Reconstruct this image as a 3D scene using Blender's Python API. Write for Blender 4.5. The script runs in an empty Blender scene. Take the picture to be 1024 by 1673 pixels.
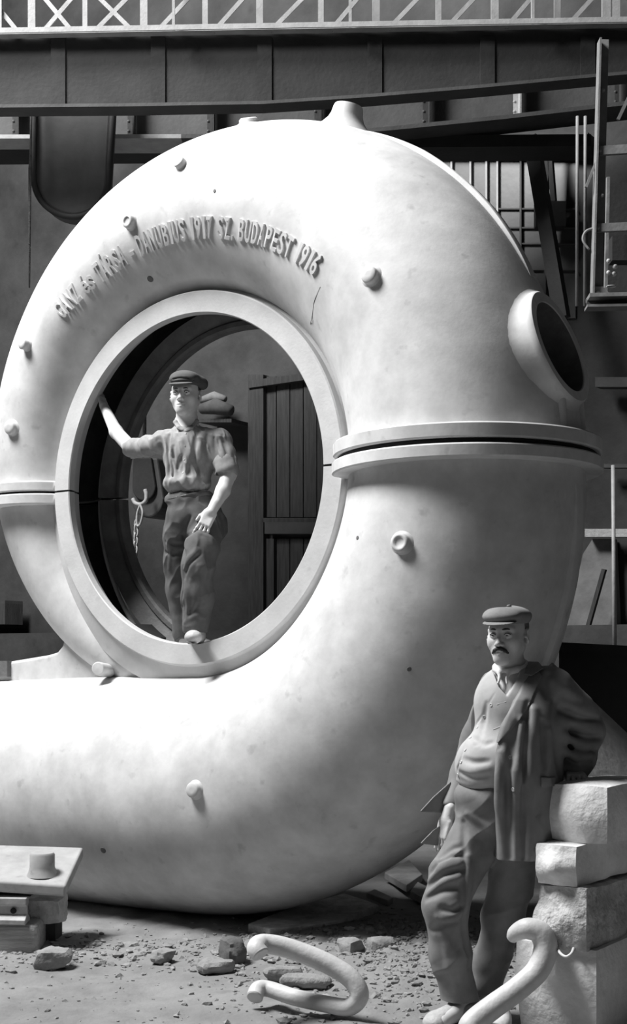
import bpy, bmesh, math, random
import numpy as np
from mathutils import Vector, Matrix
random.seed(7)
rng = np.random.default_rng(11)
SC = bpy.context.scene
COL = SC.collection

# ------------------------------------------------------------------ camera
FPX, HOR, CAMH = 2200.0, 1073.4, 1.52          # focal length and horizon in pixels of 1024x1673, eye height
cam = bpy.data.cameras.new('camera'); camo = bpy.data.objects.new('camera', cam); COL.objects.link(camo)
camo.location = (0, 0, CAMH); camo.rotation_euler = (math.pi / 2, 0, 0)
cam.sensor_fit = 'HORIZONTAL'; cam.sensor_width = 36.0; cam.lens = FPX / 1024 * 36.0
cam.shift_y = (HOR - 836.5) / 1024.0; cam.clip_end = 200
SC.camera = camo
# ------------------------------------------------------------------ light
W = bpy.data.worlds.new('hall_ambient'); SC.world = W; W.use_nodes = True
W.node_tree.nodes['Background'].inputs[0].default_value = (1, 1, 1, 1)
W.node_tree.nodes['Background'].inputs[1].default_value = 0.02
def area(name, loc, target, sx, sy, power, spread=180):
    l = bpy.data.lights.new(name, 'AREA'); l.shape = 'RECTANGLE'; l.size = sx; l.size_y = sy; l.energy = power; l.spread = math.radians(spread)
    o = bpy.data.objects.new(name, l); COL.objects.link(o); o.location = loc
    o.rotation_euler = (Vector(target) - Vector(loc)).to_track_quat('-Z', 'Y').to_euler()
    return o
area('roof_skylight', (-5.5, 6.4, 10.7), (-0.2, 7.5, 2.6), 3.2, 3.2, 2700)
SC.view_settings.view_transform = 'Standard'; SC.view_settings.look = 'None'
SC.view_settings.exposure = 0.0; SC.view_settings.gamma = 1.0; SC.view_settings.use_curve_mapping = False

# ------------------------------------------------------------------ helpers
def px(x, y, d):
    "point seen at pixel (x, y) at depth d in front of the camera"
    return np.array(((x - 512) / FPX * d, d, CAMH - (y - HOR) / FPX * d))
ORG = {}
def link(name, me, mat, parent=None, origin=None, smooth=False):
    o = bpy.data.objects.new(name, me); COL.objects.link(o)
    if mat is not None and not me.materials: me.materials.append(mat)
    if smooth: me.polygons.foreach_set('use_smooth', np.ones(len(me.polygons), bool))
    if parent is not None: o.parent = parent
    elif origin is not None: o.location = origin
    return o
def world_origin(o):
    p = Vector((0, 0, 0))
    while o is not None: p += o.location; o = o.parent
    return np.array(p)
def mesh(name, V, F, mat, parent=None, origin=None, smooth=False, sharp=None):
    "V in world metres; stored relative to the parent (or to its own origin)"
    V = np.asarray(V, float).reshape(-1, 3)
    if parent is not None: off = world_origin(parent)
    else:
        if origin is None: c = V.mean(0); origin = (c[0], c[1], V[:, 2].min())
        off = np.array(origin, float)
    me = bpy.data.meshes.new(name)
    me.from_pydata((V - off).tolist(), [], [list(map(int, f)) for f in F]); me.update()
    if sharp is not None: me.set_sharp_from_angle(angle=math.radians(sharp)); smooth = True
    return link(name, me, mat, parent, origin, smooth)
def empty(name, loc):
    o = bpy.data.objects.new(name, None); COL.objects.link(o); o.location = tuple(loc); o.empty_display_size = .2
    return o
def tag(o, label, cat, group=None):
    o['label'] = label; o['category'] = cat
    if group: o['group'] = group
    return o
def struct(o, label=None):
    o['kind'] = 'structure'
    if label: o['label'] = label
    return o
class MB:
    "collects shapes given in world metres into one mesh"
    def __init__(s): s.V = []; s.F = []
    def add(s, V, F):
        n = len(s.V); s.V += [tuple(v) for v in V]; s.F += [[i + n for i in f] for f in F]; return s
    def box(s, c, size, R=None):
        c = np.array(c, float); h = np.array(size, float) / 2
        P = np.array([(x, y, z) for x in (-1, 1) for y in (-1, 1) for z in (-1, 1)]) * h
        if R is not None: P = P @ np.array(R).T
        return s.add(P + c, [(0, 1, 3, 2), (4, 6, 7, 5), (0, 4, 5, 1), (2, 3, 7, 6), (0, 2, 6, 4), (1, 5, 7, 3)])
    def hexa(s, q0, q1):
        "box between two quads"
        V = list(q0) + list(q1)
        return s.add(V, [(3, 2, 1, 0), (4, 5, 6, 7)] + [(i, (i + 1) % 4, (i + 1) % 4 + 4, i + 4) for i in range(4)])
    def bar(s, a, b, w, t, up=(0, 1, 0)):
        "flat bar from a to b, width w across, thickness t along up"
        a = np.array(a, float); b = np.array(b, float); d = b - a; d /= np.linalg.norm(d)
        up = np.array(up, float); up -= d * (d @ up); up /= np.linalg.norm(up); sd = np.cross(d, up)
        q = [sd * w / 2 * i + up * t / 2 * j for i, j in ((-1, -1), (1, -1), (1, 1), (-1, 1))]
        return s.hexa([a + k for k in q], [b + k for k in q])
    def tube(s, pts, r, n=10, caps=True):
        pts = np.array(pts, float); m = len(pts); r = np.broadcast_to(r, (m,))
        T = np.gradient(pts, axis=0); T /= np.linalg.norm(T, axis=1)[:, None] + 1e-12
        up = np.array((0, 0, 1.)) if abs(T[0][2]) < .9 else np.array((1., 0, 0))
        V = []
        for i in range(m):
            up = up - T[i] * (up @ T[i]); up /= np.linalg.norm(up); sd = np.cross(T[i], up)
            for k in range(n):
                a = 2 * math.pi * k / n; V.append(pts[i] + r[i] * (math.cos(a) * up + math.sin(a) * sd))
        F = [(i * n + k, i * n + (k + 1) % n, (i + 1) * n + (k + 1) % n, (i + 1) * n + k) for i in range(m - 1) for k in range(n)]
        if caps: F += [tuple(range(n - 1, -1, -1)), tuple(range((m - 1) * n, m * n))]
        return s.add(V, F)
    def lathe(s, c, axis, prof, n=32, closed=False):
        "prof: (radius, height along axis)"
        c = np.array(c, float); ax = np.array(axis, float); ax /= np.linalg.norm(ax)
        t = np.array((0, 0, 1.)) if abs(ax[2]) < .9 else np.array((1., 0, 0)); e1 = np.cross(t, ax); e1 /= np.linalg.norm(e1); e2 = np.cross(ax, e1)
        V = [c + ax * h + r * (math.cos(2 * math.pi * k / n) * e1 + math.sin(2 * math.pi * k / n) * e2) for r, h in prof for k in range(n)]
        m = len(prof)
        F = [(i * n + k, i * n + (k + 1) % n, (i + 1) % m * n + (k + 1) % n, (i + 1) % m * n + k) for i in range(m if closed else m - 1) for k in range(n)]
        if not closed:
            if prof[0][0] > 1e-6: F.append(tuple(range(n - 1, -1, -1)))
            if prof[-1][0] > 1e-6: F.append(tuple(range((m - 1) * n, m * n)))
        return s.add(V, F)
    def prism(s, poly, d):
        "polygon of world points extruded by vector d"
        d = np.array(d, float); n = len(poly); V = [np.array(p, float) for p in poly]; V = V + [v + d for v in V]
        return s.add(V, [tuple(range(n - 1, -1, -1)), tuple(range(n, 2 * n))] + [(i, (i + 1) % n, (i + 1) % n + n, i + n) for i in range(n)])
    def build(s, name, mat, parent=None, smooth=False, sharp=None, origin=None):
        return mesh(name, s.V, s.F, mat, parent, origin, smooth, sharp)
def catmull(P, n=8):
    P = [np.array(p, float) for p in P]; P = [2 * P[0] - P[1]] + P + [2 * P[-1] - P[-2]]; out = []
    for i in range(1, len(P) - 2):
        for k in range(n):
            t = k / n; a, b, c, d = P[i - 1:i + 3]
            out.append(.5 * (2 * b + (c - a) * t + (2 * a - 5 * b + 4 * c - d) * t * t + (3 * b - a - 3 * c + d) * t ** 3))
    out.append(P[-2]); return np.array(out)
def bevel(o, w, seg=2, ang=35):
    m = o.modifiers.new('bevel', 'BEVEL'); m.width = w; m.segments = seg; m.limit_method = 'ANGLE'; m.angle_limit = math.radians(ang)
    return o
def value_noise(P, sc, seed=0):
    "smooth 3-D value noise in -1..1"
    P = np.asarray(P, float) * sc; i = np.floor(P).astype(np.int64); f = P - i; f = f * f * (3 - 2 * f)
    def h(a):
        n = (a[..., 0] * 374761393 + a[..., 1] * 668265263 + a[..., 2] * 2147483647 + seed * 144665) & 0x7fffffff
        n = ((n ^ (n >> 13)) * 1274126177) & 0x7fffffff
        return ((n ^ (n >> 16)) & 0xffff) / 32767.5 - 1
    r = 0
    for dx in (0, 1):
        for dy in (0, 1):
            for dz in (0, 1):
                w = (f[..., 0] if dx else 1 - f[..., 0]) * (f[..., 1] if dy else 1 - f[..., 1]) * (f[..., 2] if dz else 1 - f[..., 2])
                r = r + w * h(i + np.array((dx, dy, dz)))
    return r
def fbm(P, sc, oct=4, seed=0):
    r = 0; a = 1
    for k in range(oct): r = r + a * value_noise(P, sc, seed + k); sc *= 2.1; a *= .5
    return r

# ------------------------------------------------------------------ materials (procedural, monochrome like the print)
def material(name, base, rough=.7, var=.25, scale=6, bump=.15, bscale=40, metal=0, spots=0, spot_scale=14, grain=None, spec=.4):
    m = bpy.data.materials.new(name); m.use_nodes = True; nt = m.node_tree; N = nt.nodes; L = nt.links
    b = N['Principled BSDF']; b.inputs['Roughness'].default_value = rough; b.inputs['Metallic'].default_value = metal
    b.inputs['Specular IOR Level'].default_value = spec
    tc = N.new('ShaderNodeTexCoord'); src = tc.outputs['Object']
    if grain:
        mp = N.new('ShaderNodeMapping'); mp.inputs['Scale'].default_value = grain; L.new(src, mp.inputs[0]); src = mp.outputs[0]
    nz = N.new('ShaderNodeTexNoise'); nz.inputs['Scale'].default_value = scale; nz.inputs['Detail'].default_value = 6; nz.inputs['Roughness'].default_value = .62
    L.new(src, nz.inputs['Vector'])
    r = N.new('ShaderNodeValToRGB'); r.color_ramp.elements[0].position = .33; r.color_ramp.elements[1].position = .68
    lo = base * (1 - var); hi = min(1, base * (1 + var * .55))
    r.color_ramp.elements[0].color = (lo, lo, lo, 1); r.color_ramp.elements[1].color = (hi, hi, hi, 1)
    L.new(nz.outputs['Fac'], r.inputs[0]); out = r.outputs[0]
    if spots:
        n2 = N.new('ShaderNodeTexNoise'); n2.inputs['Scale'].default_value = spot_scale; n2.inputs['Detail'].default_value = 3; L.new(src, n2.inputs['Vector'])
        r2 = N.new('ShaderNodeValToRGB'); r2.color_ramp.elements[0].position = .24; r2.color_ramp.elements[1].position = .36
        v = 1 - spots; r2.color_ramp.elements[0].color = (v, v, v, 1); r2.color_ramp.elements[1].color = (1, 1, 1, 1); L.new(n2.outputs['Fac'], r2.inputs[0])
        mx = N.new('ShaderNodeMix'); mx.data_type = 'RGBA'; mx.blend_type = 'MULTIPLY'; mx.inputs[0].default_value = 1
        L.new(out, mx.inputs[6]); L.new(r2.outputs[0], mx.inputs[7]); out = mx.outputs[2]
    L.new(out, b.inputs['Base Color'])
    if bump:
        n3 = N.new('ShaderNodeTexNoise'); n3.inputs['Scale'].default_value = bscale; n3.inputs['Detail'].default_value = 5; L.new(src, n3.inputs['Vector'])
        bp = N.new('ShaderNodeBump'); bp.inputs['Strength'].default_value = bump; bp.inputs['Distance'].default_value = .02
        L.new(n3.outputs['Fac'], bp.inputs['Height']); L.new(bp.outputs[0], b.inputs['Normal'])
    return m
M = dict(
    cast=material('primed_cast_iron', .60, .62, .20, 4.5, .03, 45, spots=.22, spot_scale=11),
    ring=material('machined_ring', .55, .5, .12, 5, .06, 60, spots=.12, spot_scale=12),
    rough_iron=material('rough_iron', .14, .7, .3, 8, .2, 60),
    dark=material('black_gap', .015, .9, .1, 5, 0),
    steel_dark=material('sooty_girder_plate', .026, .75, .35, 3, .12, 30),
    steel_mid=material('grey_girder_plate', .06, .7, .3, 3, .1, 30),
    rail=material('painted_lattice_steel', .34, .6, .2, 8, .08, 50),
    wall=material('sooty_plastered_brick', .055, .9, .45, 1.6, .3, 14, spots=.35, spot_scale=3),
    ground=material('foundry_sand', .23, .95, .25, 2.2, .35, 30, spots=.2, spot_scale=9),
    stone=material('pale_limestone', .78, .85, .15, 6, .35, 30, spots=.12),
    rubble=material('broken_mortar', .55, .95, .35, 12, .7, 38, spots=.4, spot_scale=20),
    clod=material('sand_clods', .28, .95, .3, 9, .5, 40),
    hook=material('forged_bar', .60, .5, .16, 9, .12, 50, spots=.1),
    timber=material('weathered_timber', .42, .8, .3, 6, .3, 24, grain=(1, 9, 9)),
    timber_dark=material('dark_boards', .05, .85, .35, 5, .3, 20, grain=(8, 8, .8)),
    sheet=material('scrap_sheet', .32, .7, .3, 7, .15, 30),
    skin=material('skin', .60, .5, .06, 14, .05, 160, spec=.35),
    skin_tan=material('tanned_skin', .60, .48, .07, 14, .06, 150, spec=.4),
    hair=material('dark_hair', .035, .6, .3, 60, .3, 200),
    eye_white=material('eye_white', .42, .25, .03, 10, 0),  # toned down to carry the shade of the brow
    iris=material('dark_iris', .02, .2, .1, 10, 0),
    shirt=material('striped_work_shirt', .30, .85, .18, 16, 0.06, 260),
    collar=material('white_collar', .72, .8, .06, 20, .1, 120),
    trousers=material('work_trousers', .105, .85, .25, 10, 0.06, 260),
    jacket=material('cloth_jacket', .21, .62, .2, 9, 0.04, 260, spec=.5),
    vest=material('cloth_waistcoat', .44, .8, .16, 10, 0.05, 260),
    trousers_old=material('grey_trousers', .21, .75, .22, 9, 0.05, 260),
    cap_dark=material('dark_cap_cloth', .10, .85, .2, 20, 0.08, 260),
    cap_grey=material('grey_cap_cloth', .22, .85, .18, 20, 0.08, 260),
    leather=material('boot_leather', .10, .5, .3, 12, .2, 60),
    leather_light=material('dusty_shoe_leather', .5, .6, .25, 12, .2, 60),
    button=material('horn_button', .55, .35, .1, 10, 0),
    rope=material('rope', .10, .9, .3, 30, .4, 100),
    chain=material('worn_chain_iron', .42, .5, .2, 12, .1, 50),
)

# ------------------------------------------------------------------ spiral casing surface
SCL = .96                                        # metres per ring unit
TH = math.radians(34.75); D0, XC, ZC, MID = 8.187, -.7675, 1.083, .294
ct, st = math.cos(TH), math.sin(TH)
def RW(u, dep, z):
    "ring frame (u right, dep inward, z up, ring units) -> world"
    u, dep, z = np.broadcast_arrays(np.asarray(u, float), np.asarray(dep, float), np.asarray(z, float))
    return np.stack(((XC + u * ct + dep * st) * SCL, (D0 - u * st + dep * ct) * SCL, CAMH + (ZC + z) * SCL), -1)
NOUT = np.array((-st, -ct, 0)); EU = np.array((ct, -st, 0)); EZ = np.array((0, 0, 1.))
KN = np.radians([-90, -45, 0, 45, 90, 135, 180, 210, 240, 266]); KV = np.array([.757, .71, .645, .594, .516, .443, .363, .271, .178, .10])
KS = np.gradient(KV, KN); C0 = 1.11
def rho_at(ph):
    ph = np.clip(ph, KN[0], KN[-1]); i = np.clip(np.searchsorted(KN, ph) - 1, 0, len(KN) - 2)
    h = KN[i + 1] - KN[i]; t = (ph - KN[i]) / h
    return (2*t**3-3*t**2+1)*KV[i] + (t**3-2*t**2+t)*h*KS[i] + (-2*t**3+3*t**2)*KV[i+1] + (t**3-t**2)*h*KS[i+1]
def csurf(s, ps, off=0):
    "casing surface: s in degrees along the spiral (below -90: straight inlet pipe), ps section angle in degrees, 0 = outermost, -90 = front"
    s = np.asarray(s, float); ps = np.radians(np.asarray(ps, float)); s, ps = np.broadcast_arrays(s, ps)
    ph = np.radians(np.maximum(s, -90)); r = rho_at(ph); Rc = C0 + r; L = np.minimum(s + 90, 0) * .033
    t = np.clip((-s - 20) / 70, 0, 1); Rc = Rc + .06 * t * t * (3 - 2 * t)        # the section drops clear of the ring towards the inlet
    r = r + off
    R = Rc + r * np.cos(ps)
    return R * np.cos(ph) + L, MID + r * np.sin(ps), R * np.sin(ph) + .04 * L
def Fimp(p):
    "implicit casing function at ring-frame points (spiral part)"
    u, dep, z = p[..., 0], p[..., 1], p[..., 2]
    ph = np.arctan2(z, u); ph = np.where(ph < -math.pi / 2, ph + 2 * math.pi, ph); r = rho_at(ph)
    return np.hypot(np.hypot(u, z) - C0 - r, dep - MID) - r
def cnormal(s, ps):
    e = .2; a = np.stack(csurf(s + e, ps), -1) - np.stack(csurf(s - e, ps), -1); b = np.stack(csurf(s, ps + e), -1) - np.stack(csurf(s, ps - e), -1)
    n = np.cross(a, b); n /= np.linalg.norm(n, axis=-1, keepdims=True)
    ph = np.radians(np.maximum(s, -90)); c = C0 + rho_at(ph); ctr = np.stack((c * np.cos(ph) + np.minimum(s + 90, 0) * .033, MID + 0 * c, c * np.sin(ph)), -1)
    o = np.stack(csurf(s, ps), -1) - ctr
    return n * np.sign((n * o).sum(-1, keepdims=True))
def rdir(v):
    "ring-frame direction -> world"
    v = np.asarray(v, float); return v[..., 0:1] * EU + v[..., 1:2] * (-NOUT) + v[..., 2:3] * EZ
_S, _P = [a.ravel() for a in np.meshgrid(np.arange(-150, 250, .5), np.arange(-180, 180, 1.), indexing='ij')]
_Q = RW(*csurf(_S, _P)); _X = 512 + FPX * _Q[:, 0] / _Q[:, 1]; _Y = HOR - FPX * (_Q[:, 2] - CAMH) / _Q[:, 1]
def on_casing(x, y):
    "nearest casing point seen at a pixel: (s, ps)"
    k = np.where(np.hypot(_X - x, _Y - y) < 7)[0]
    k = k[_Q[k, 1] < _Q[k, 1].min() + .15]; j = k[np.hypot(_X[k] - x, _Y[k] - y).argmin()]
    return _S[j], _P[j]

casing = empty('spiral_casing', (-0.74, 8.0, 0.0))
tag(casing, 'huge pale cast iron spiral turbine casing with raised lettering around a round opening', 'turbine casing')
# manhole nozzle axis
NZ_AX = np.array((math.cos(math.radians(18)), .02, math.sin(math.radians(18)))); NZ_AX /= np.linalg.norm(NZ_AX)
NZ_C = np.array((2.385 * math.cos(math.radians(13.5)), MID, 2.385 * math.sin(math.radians(13.5)))); NZ_R = .318
def shell(name, sa, sb, n, parent, cut_nozzle=False, extra=None):
    V = []; F = []; off = 0
    for (a, b, n) in ([(sa, sb, n)] + (extra or [])):
        s = np.linspace(a, b, n); r = rho_at(np.radians(np.maximum(s, -90)))
        dl = np.degrees(np.arcsin(np.clip(.19 / r, 0, .93)))
        dl = np.where(s < -90, 0, dl * np.clip((s + 90) / 4, 0, 1))
        k = np.linspace(-1, 1, 121)
        ps = (180 - dl)[:, None] * k[None, :]
        P = np.stack(csurf(s[:, None], ps), -1); V.append(P.reshape(-1, 3))
        m = len(k)
        idx = np.arange(n * m).reshape(n, m) + off
        F += np.stack((idx[:-1, :-1], idx[:-1, 1:], idx[1:, 1:], idx[1:, :-1]), -1).reshape(-1, 4).tolist(); off += n * m
    V = np.concatenate(V)
    if cut_nozzle:
        d = V - NZ_C; t = d @ NZ_AX; rad = np.linalg.norm(d - t[:, None] * NZ_AX, axis=1); bad = (rad < .29) & (np.abs(t) < .5)
        F = [f for f in F if not any(bad[i] for i in f)]
    o = mesh(name, RW(*V.T), F, M['cast'], parent, smooth=True)
    o.data.materials.append(M['rough_iron'])                                       # bare casting skin inside, its dark tone also standing in for the unlit hollow
    so = o.modifiers.new('wall_thickness', 'SOLIDIFY'); so.thickness = .03; so.offset = -1; so.material_offset = 1
    return o
upper = shell('upper_casing', .6, 179.4, 240, casing, cut_nozzle=True)
lower = shell('lower_casing', -190, -.6, 260, casing, extra=[(180.6, 264, 90)])
def flange(name, s0, r_in, r_out, z0, z1, parent, mat, sgn=1):
    "horizontal flange ring round the section at the split line (s0 = 0 or 180)"
    Rc = C0 + rho_at(np.radians(np.array(float(s0)))); cu = float(Rc) * (1 if s0 == 0 else -1)
    b = .008; prof = [(r_in, z0), (r_out - b, z0), (r_out, z0 + b), (r_out, z1 - b), (r_out - b, z1), (r_in, z1)]
    n = 128; V = []
    for r, z in prof:
        e = math.pi - math.asin(.20 / r_in); a = np.linspace(-e, e, n) + (0 if s0 == 0 else math.pi)      # open towards the ring's slot
        uu = cu + r * np.cos(a); lim = 1.138; uu = np.maximum(uu, lim) if s0 == 0 else np.minimum(uu, -lim)
        V.append(RW(uu, MID + r * np.sin(a), z))
    V = np.concatenate(V); m = len(prof)
    F = [(i * n + k, i * n + k + 1, (i + 1) % m * n + k + 1, (i + 1) % m * n + k) for i in range(m) for k in range(n - 1)]
    F += [tuple(i * n for i in range(m)), tuple(i * n + n - 1 for i in range(m - 1, -1, -1))]
    return mesh(name, V, F, mat, parent, sharp=40)
r0, r1 = float(rho_at(np.array(0.))), float(rho_at(np.array(math.pi)))
flange('joint_flange', 0, r0 - .02, .735, .014, .092, upper, M['cast']); flange('joint_flange', 0, r0 - .02, .742, -.084, -.014, lower, M['cast'])
flange('joint_flange', 180, r1 - .02, .432, .008, .075, upper, M['cast']); flange('joint_flange', 180, r1 - .02, .436, -.078, -.008, lower, M['cast'])
flange('joint_gap_fill', 0, r0 - .01, .712, -.0145, .0145, lower, M['dark']); flange('joint_gap_fill', 180, r1 - .01, .415, -.009, .009, lower, M['dark'])  # black rings added in the joints for the dark of the open gap
def ring(name, prof, a0, a1, mat, parent, n=160):
    "annular ring about the turbine axis, prof: closed list of (radius, depth)"
    a = np.radians(np.linspace(a0, a1, n)); V = np.concatenate([RW(r * np.cos(a), d, r * np.sin(a)) for r, d in prof]); m = len(prof)
    F = [(i * n + k, i * n + k + 1, (i + 1) % m * n + k + 1, (i + 1) % m * n + k) for i in range(m) for k in range(n - 1)]
    F += [tuple(i * n for i in range(m)), tuple(i * n + n - 1 for i in range(m - 1, -1, -1))]
    return mesh(name, V, F, mat, parent, sharp=35)
front = [(1.0, .004), (1.006, -.002), (1.128, -.002), (1.136, .006), (1.14, .05), (1.25, .16), (1.25, .18), (1.06, .15), (1.035, .10), (1.03, .06), (1.0, .05)]
front_low = [(1.0, .004), (1.006, -.002), (1.128, -.002), (1.136, .006), (1.142, .03), (1.30, .092), (1.30, .12), (1.06, .15), (1.035, .10), (1.03, .06), (1.0, .05)]
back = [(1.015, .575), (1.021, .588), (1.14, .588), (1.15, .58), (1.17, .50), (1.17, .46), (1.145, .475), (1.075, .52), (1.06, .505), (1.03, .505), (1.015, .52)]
for nm, pr, mt in (('front_ring', front, 'ring'), ('back_ring', back, 'rough_iron')):  # back ring's dark iron puts the shade inside the casing into its colour
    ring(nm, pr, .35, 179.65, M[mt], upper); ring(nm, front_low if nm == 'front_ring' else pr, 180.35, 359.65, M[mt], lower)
def vane(a0, a1):
    pr = [(1.115, .13), (1.19, .13), (1.19, .47), (1.115, .47)]
    return ring('stay_vane', pr, a0, a1, M['dark'], lower, 6)
vane(231, 239)
ring('joint_gap_fill', [(1.004, .01), (1.125, .01), (1.125, .09), (1.04, .09)], -.36, .36, M['dark'], lower, 4)  # black filler for the dark gap between the ring halves
ring('joint_gap_fill', [(1.004, .01), (1.125, .01), (1.125, .09), (1.04, .09)], 179.64, 180.36, M['dark'], lower, 4)
def boss(x, y, r, h, parent, name='boss', sp=None, dish=False):
    s, ps = sp if sp else on_casing(x, y); c = RW(*csurf(s, ps)); n = rdir(cnormal(np.array(float(s)), np.array(float(ps))))
    b = r * .16
    prof = [(r * 1.75, -h * .55), (r * 1.32, -.002), (r * 1.10, h * .10), (r, h * .3), (r, h - b), (r - b, h)]
    prof += [(r * .62, h), (r * .5, h * .8), (0, h * .78)] if dish else [(r * .3, h * 1.02), (0, h * 1.02)]
    return MB().lathe(c, n, prof, 28).build(name, M['cast'], parent, sharp=50)
for (x, y, r, h, p, ds) in ((297, 268, .036, .034, upper, 0), (213, 362, .040, .034, upper, 1), (43, 563, .036, .045, upper, 0), (20, 698, .044, .030, upper, 0),
                        (605, 452, .044, .034, upper, 0), (657, 886, .048, .032, lower, 1), (320, 1292, .042, .036, lower, 0)):
    boss(x, y, r, h, p, dish=ds)
boss(0, 0, .055, .03, upper, sp=(80, -18)); boss(0, 0, .055, .05, upper, sp=(104.5, 12))
# tall conical lifting boss on the crown
def tall_boss(s, ps):
    c = RW(*csurf(s, ps)); n = rdir(cnormal(np.array(float(s)), np.array(float(ps)))); n = n * .75 + np.array((0, 0, .45)); n /= np.linalg.norm(n)
    return MB().lathe(c, n, [(.30, -.16), (.19, -.035), (.135, .008), (.105, .045), (.092, .075), (.085, .115), (.080, .127), (.055, .130), (.05, .115), (0, .115)], 40).build('lifting_boss', M['cast'], upper, sharp=50)
tall_boss(65.5, 4)
# rib along the outer crest of the casing
def rib(name, s0, s1, parent, w=4.2, h=.035, ps0=0):
    s = np.linspace(s0, s1, 90); V = []
    pr = [(-w * 1.25, -.01), (-w, h * .85), (-w * .85, h), (w * .85, h), (w, h * .85), (w * 1.25, -.01)]
    for p, o in pr:
        e = np.clip(np.minimum(s - s0, s1 - s) / 12, 0, 1) ** .6 if o > 0 else 1
        V.append(RW(*csurf(s, p + ps0, o * e)))
    V = np.concatenate(V); n = 90
    F = [(i * n + k, i * n + k + 1, (i + 1) * n + k + 1, (i + 1) * n + k) for i in range(5) for k in range(n - 1)]
    return mesh(name, V, F, M['cast'], parent, sharp=40)
rib('crest_rib', 24, 62, upper, ps0=4, h=.03); rib('crest_rib', -55, -4, lower, ps0=4, h=.03)
# manhole nozzle
def nozzle():
    n = NZ_AX; e1 = np.cross(n, (0, 1., 0)); e1 /= np.linalg.norm(e1); e2 = np.cross(n, e1); K = 96
    rows = []
    def ray(p):
        lo, hi = -.25, 1.0                              # distance along -n
        t = np.linspace(lo, hi, 400); f = Fimp(p[None] - t[:, None] * n)
        i = np.where(f < 0)[0]; return t[i[0]] if len(i) else .3
    A = np.linspace(0, 2 * math.pi, K, endpoint=False); out = []; bore = []
    for a in A:
        d = math.cos(a) * e1 + math.sin(a) * e2
        tb = ray(NZ_C + d * (NZ_R + .055)); tm = ray(NZ_C + d * (NZ_R + .005))
        B = NZ_C + d * (NZ_R + .055) - n * (tb + .004); Cc = NZ_C + d * (NZ_R + .005) - n * min(tm, tb); R_ = NZ_C + d * NZ_R
        col = [(1 - t) ** 2 * B + 2 * t * (1 - t) * Cc + t * t * (R_ - n * .012) for t in np.linspace(0, 1, 10)]
        col += [R_ - d * .01, NZ_C + d * (NZ_R - .062), NZ_C + d * (NZ_R - .066) - n * .006]
        out.append(col); bore.append([NZ_C + d * (NZ_R - .066) - n * .006, NZ_C + d * (NZ_R - .07) - n * .05, NZ_C + d * (NZ_R - .072) - n * .34])
    m = len(out[0]); V = np.array(out); F = [(k * m + i, k * m + i + 1, (k + 1) % K * m + i + 1, (k + 1) % K * m + i) for k in range(K) for i in range(m - 1)]
    neck = mesh('manhole_neck', RW(*V.reshape(-1, 3).T), F, M['cast'], upper, sharp=45)
    V = np.array(bore); m = 3; F = [(k * m + i, k * m + i + 1, (k + 1) % K * m + i + 1, (k + 1) % K * m + i) for k in range(K) for i in range(m - 1)]
    mesh('manhole_bore', RW(*V.reshape(-1, 3).T), F, M['rough_iron'], upper, sharp=45)  # dark material gives the bore its depth of shade
nozzle()
for (s, ps) in ((3.5, -9), (3.6, 16)):
    c = np.array(csurf(s, ps)).ravel(); a = RW(c[0] - .01, c[1], .09); b = RW(c[0] - .015, c[1], .30)
    MB().tube([a, b], [.032, .022], 12).build('neck_stud', M['cast'], upper, sharp=40)
# tail web between the spiral's tip and the inlet pipe
def web():
    top = [(-3.6, -1.30), (-1.85, -1.123), (-1.6, -1.094), (-1.40, -1.070), (-1.31, -1.050), (-1.265, -1.01), (-1.24, -.95), (-1.0, -.95), (-.6, -1.12)]
    bot = [(-.6, -1.26), (-3.6, -1.42)]
    poly = [RW(u, MID - .10, z) for u, z in top + bot]
    o = MB().prism(poly, -NOUT * .16).build('tail_web', M['cast'], lower)
    bevel(o, .02, 3)
    q = RW(-1.86, MID - .115, -1.165); MB().box(q, (.20, .04, .105), np.stack((EU, -NOUT, EZ), 1)).build('web_slot_plate', M['rough_iron'], o)
    return o
web()
c = RW(-.745, MID - .24, -1.165); MB().lathe(c, NOUT * .8 + np.array((.2, -.5, .1)), [(.042, -.1), (.042, .09), (.036, .098), (0, .1)], 26).build('boss', M['cast'], lower, sharp=40)

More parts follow.
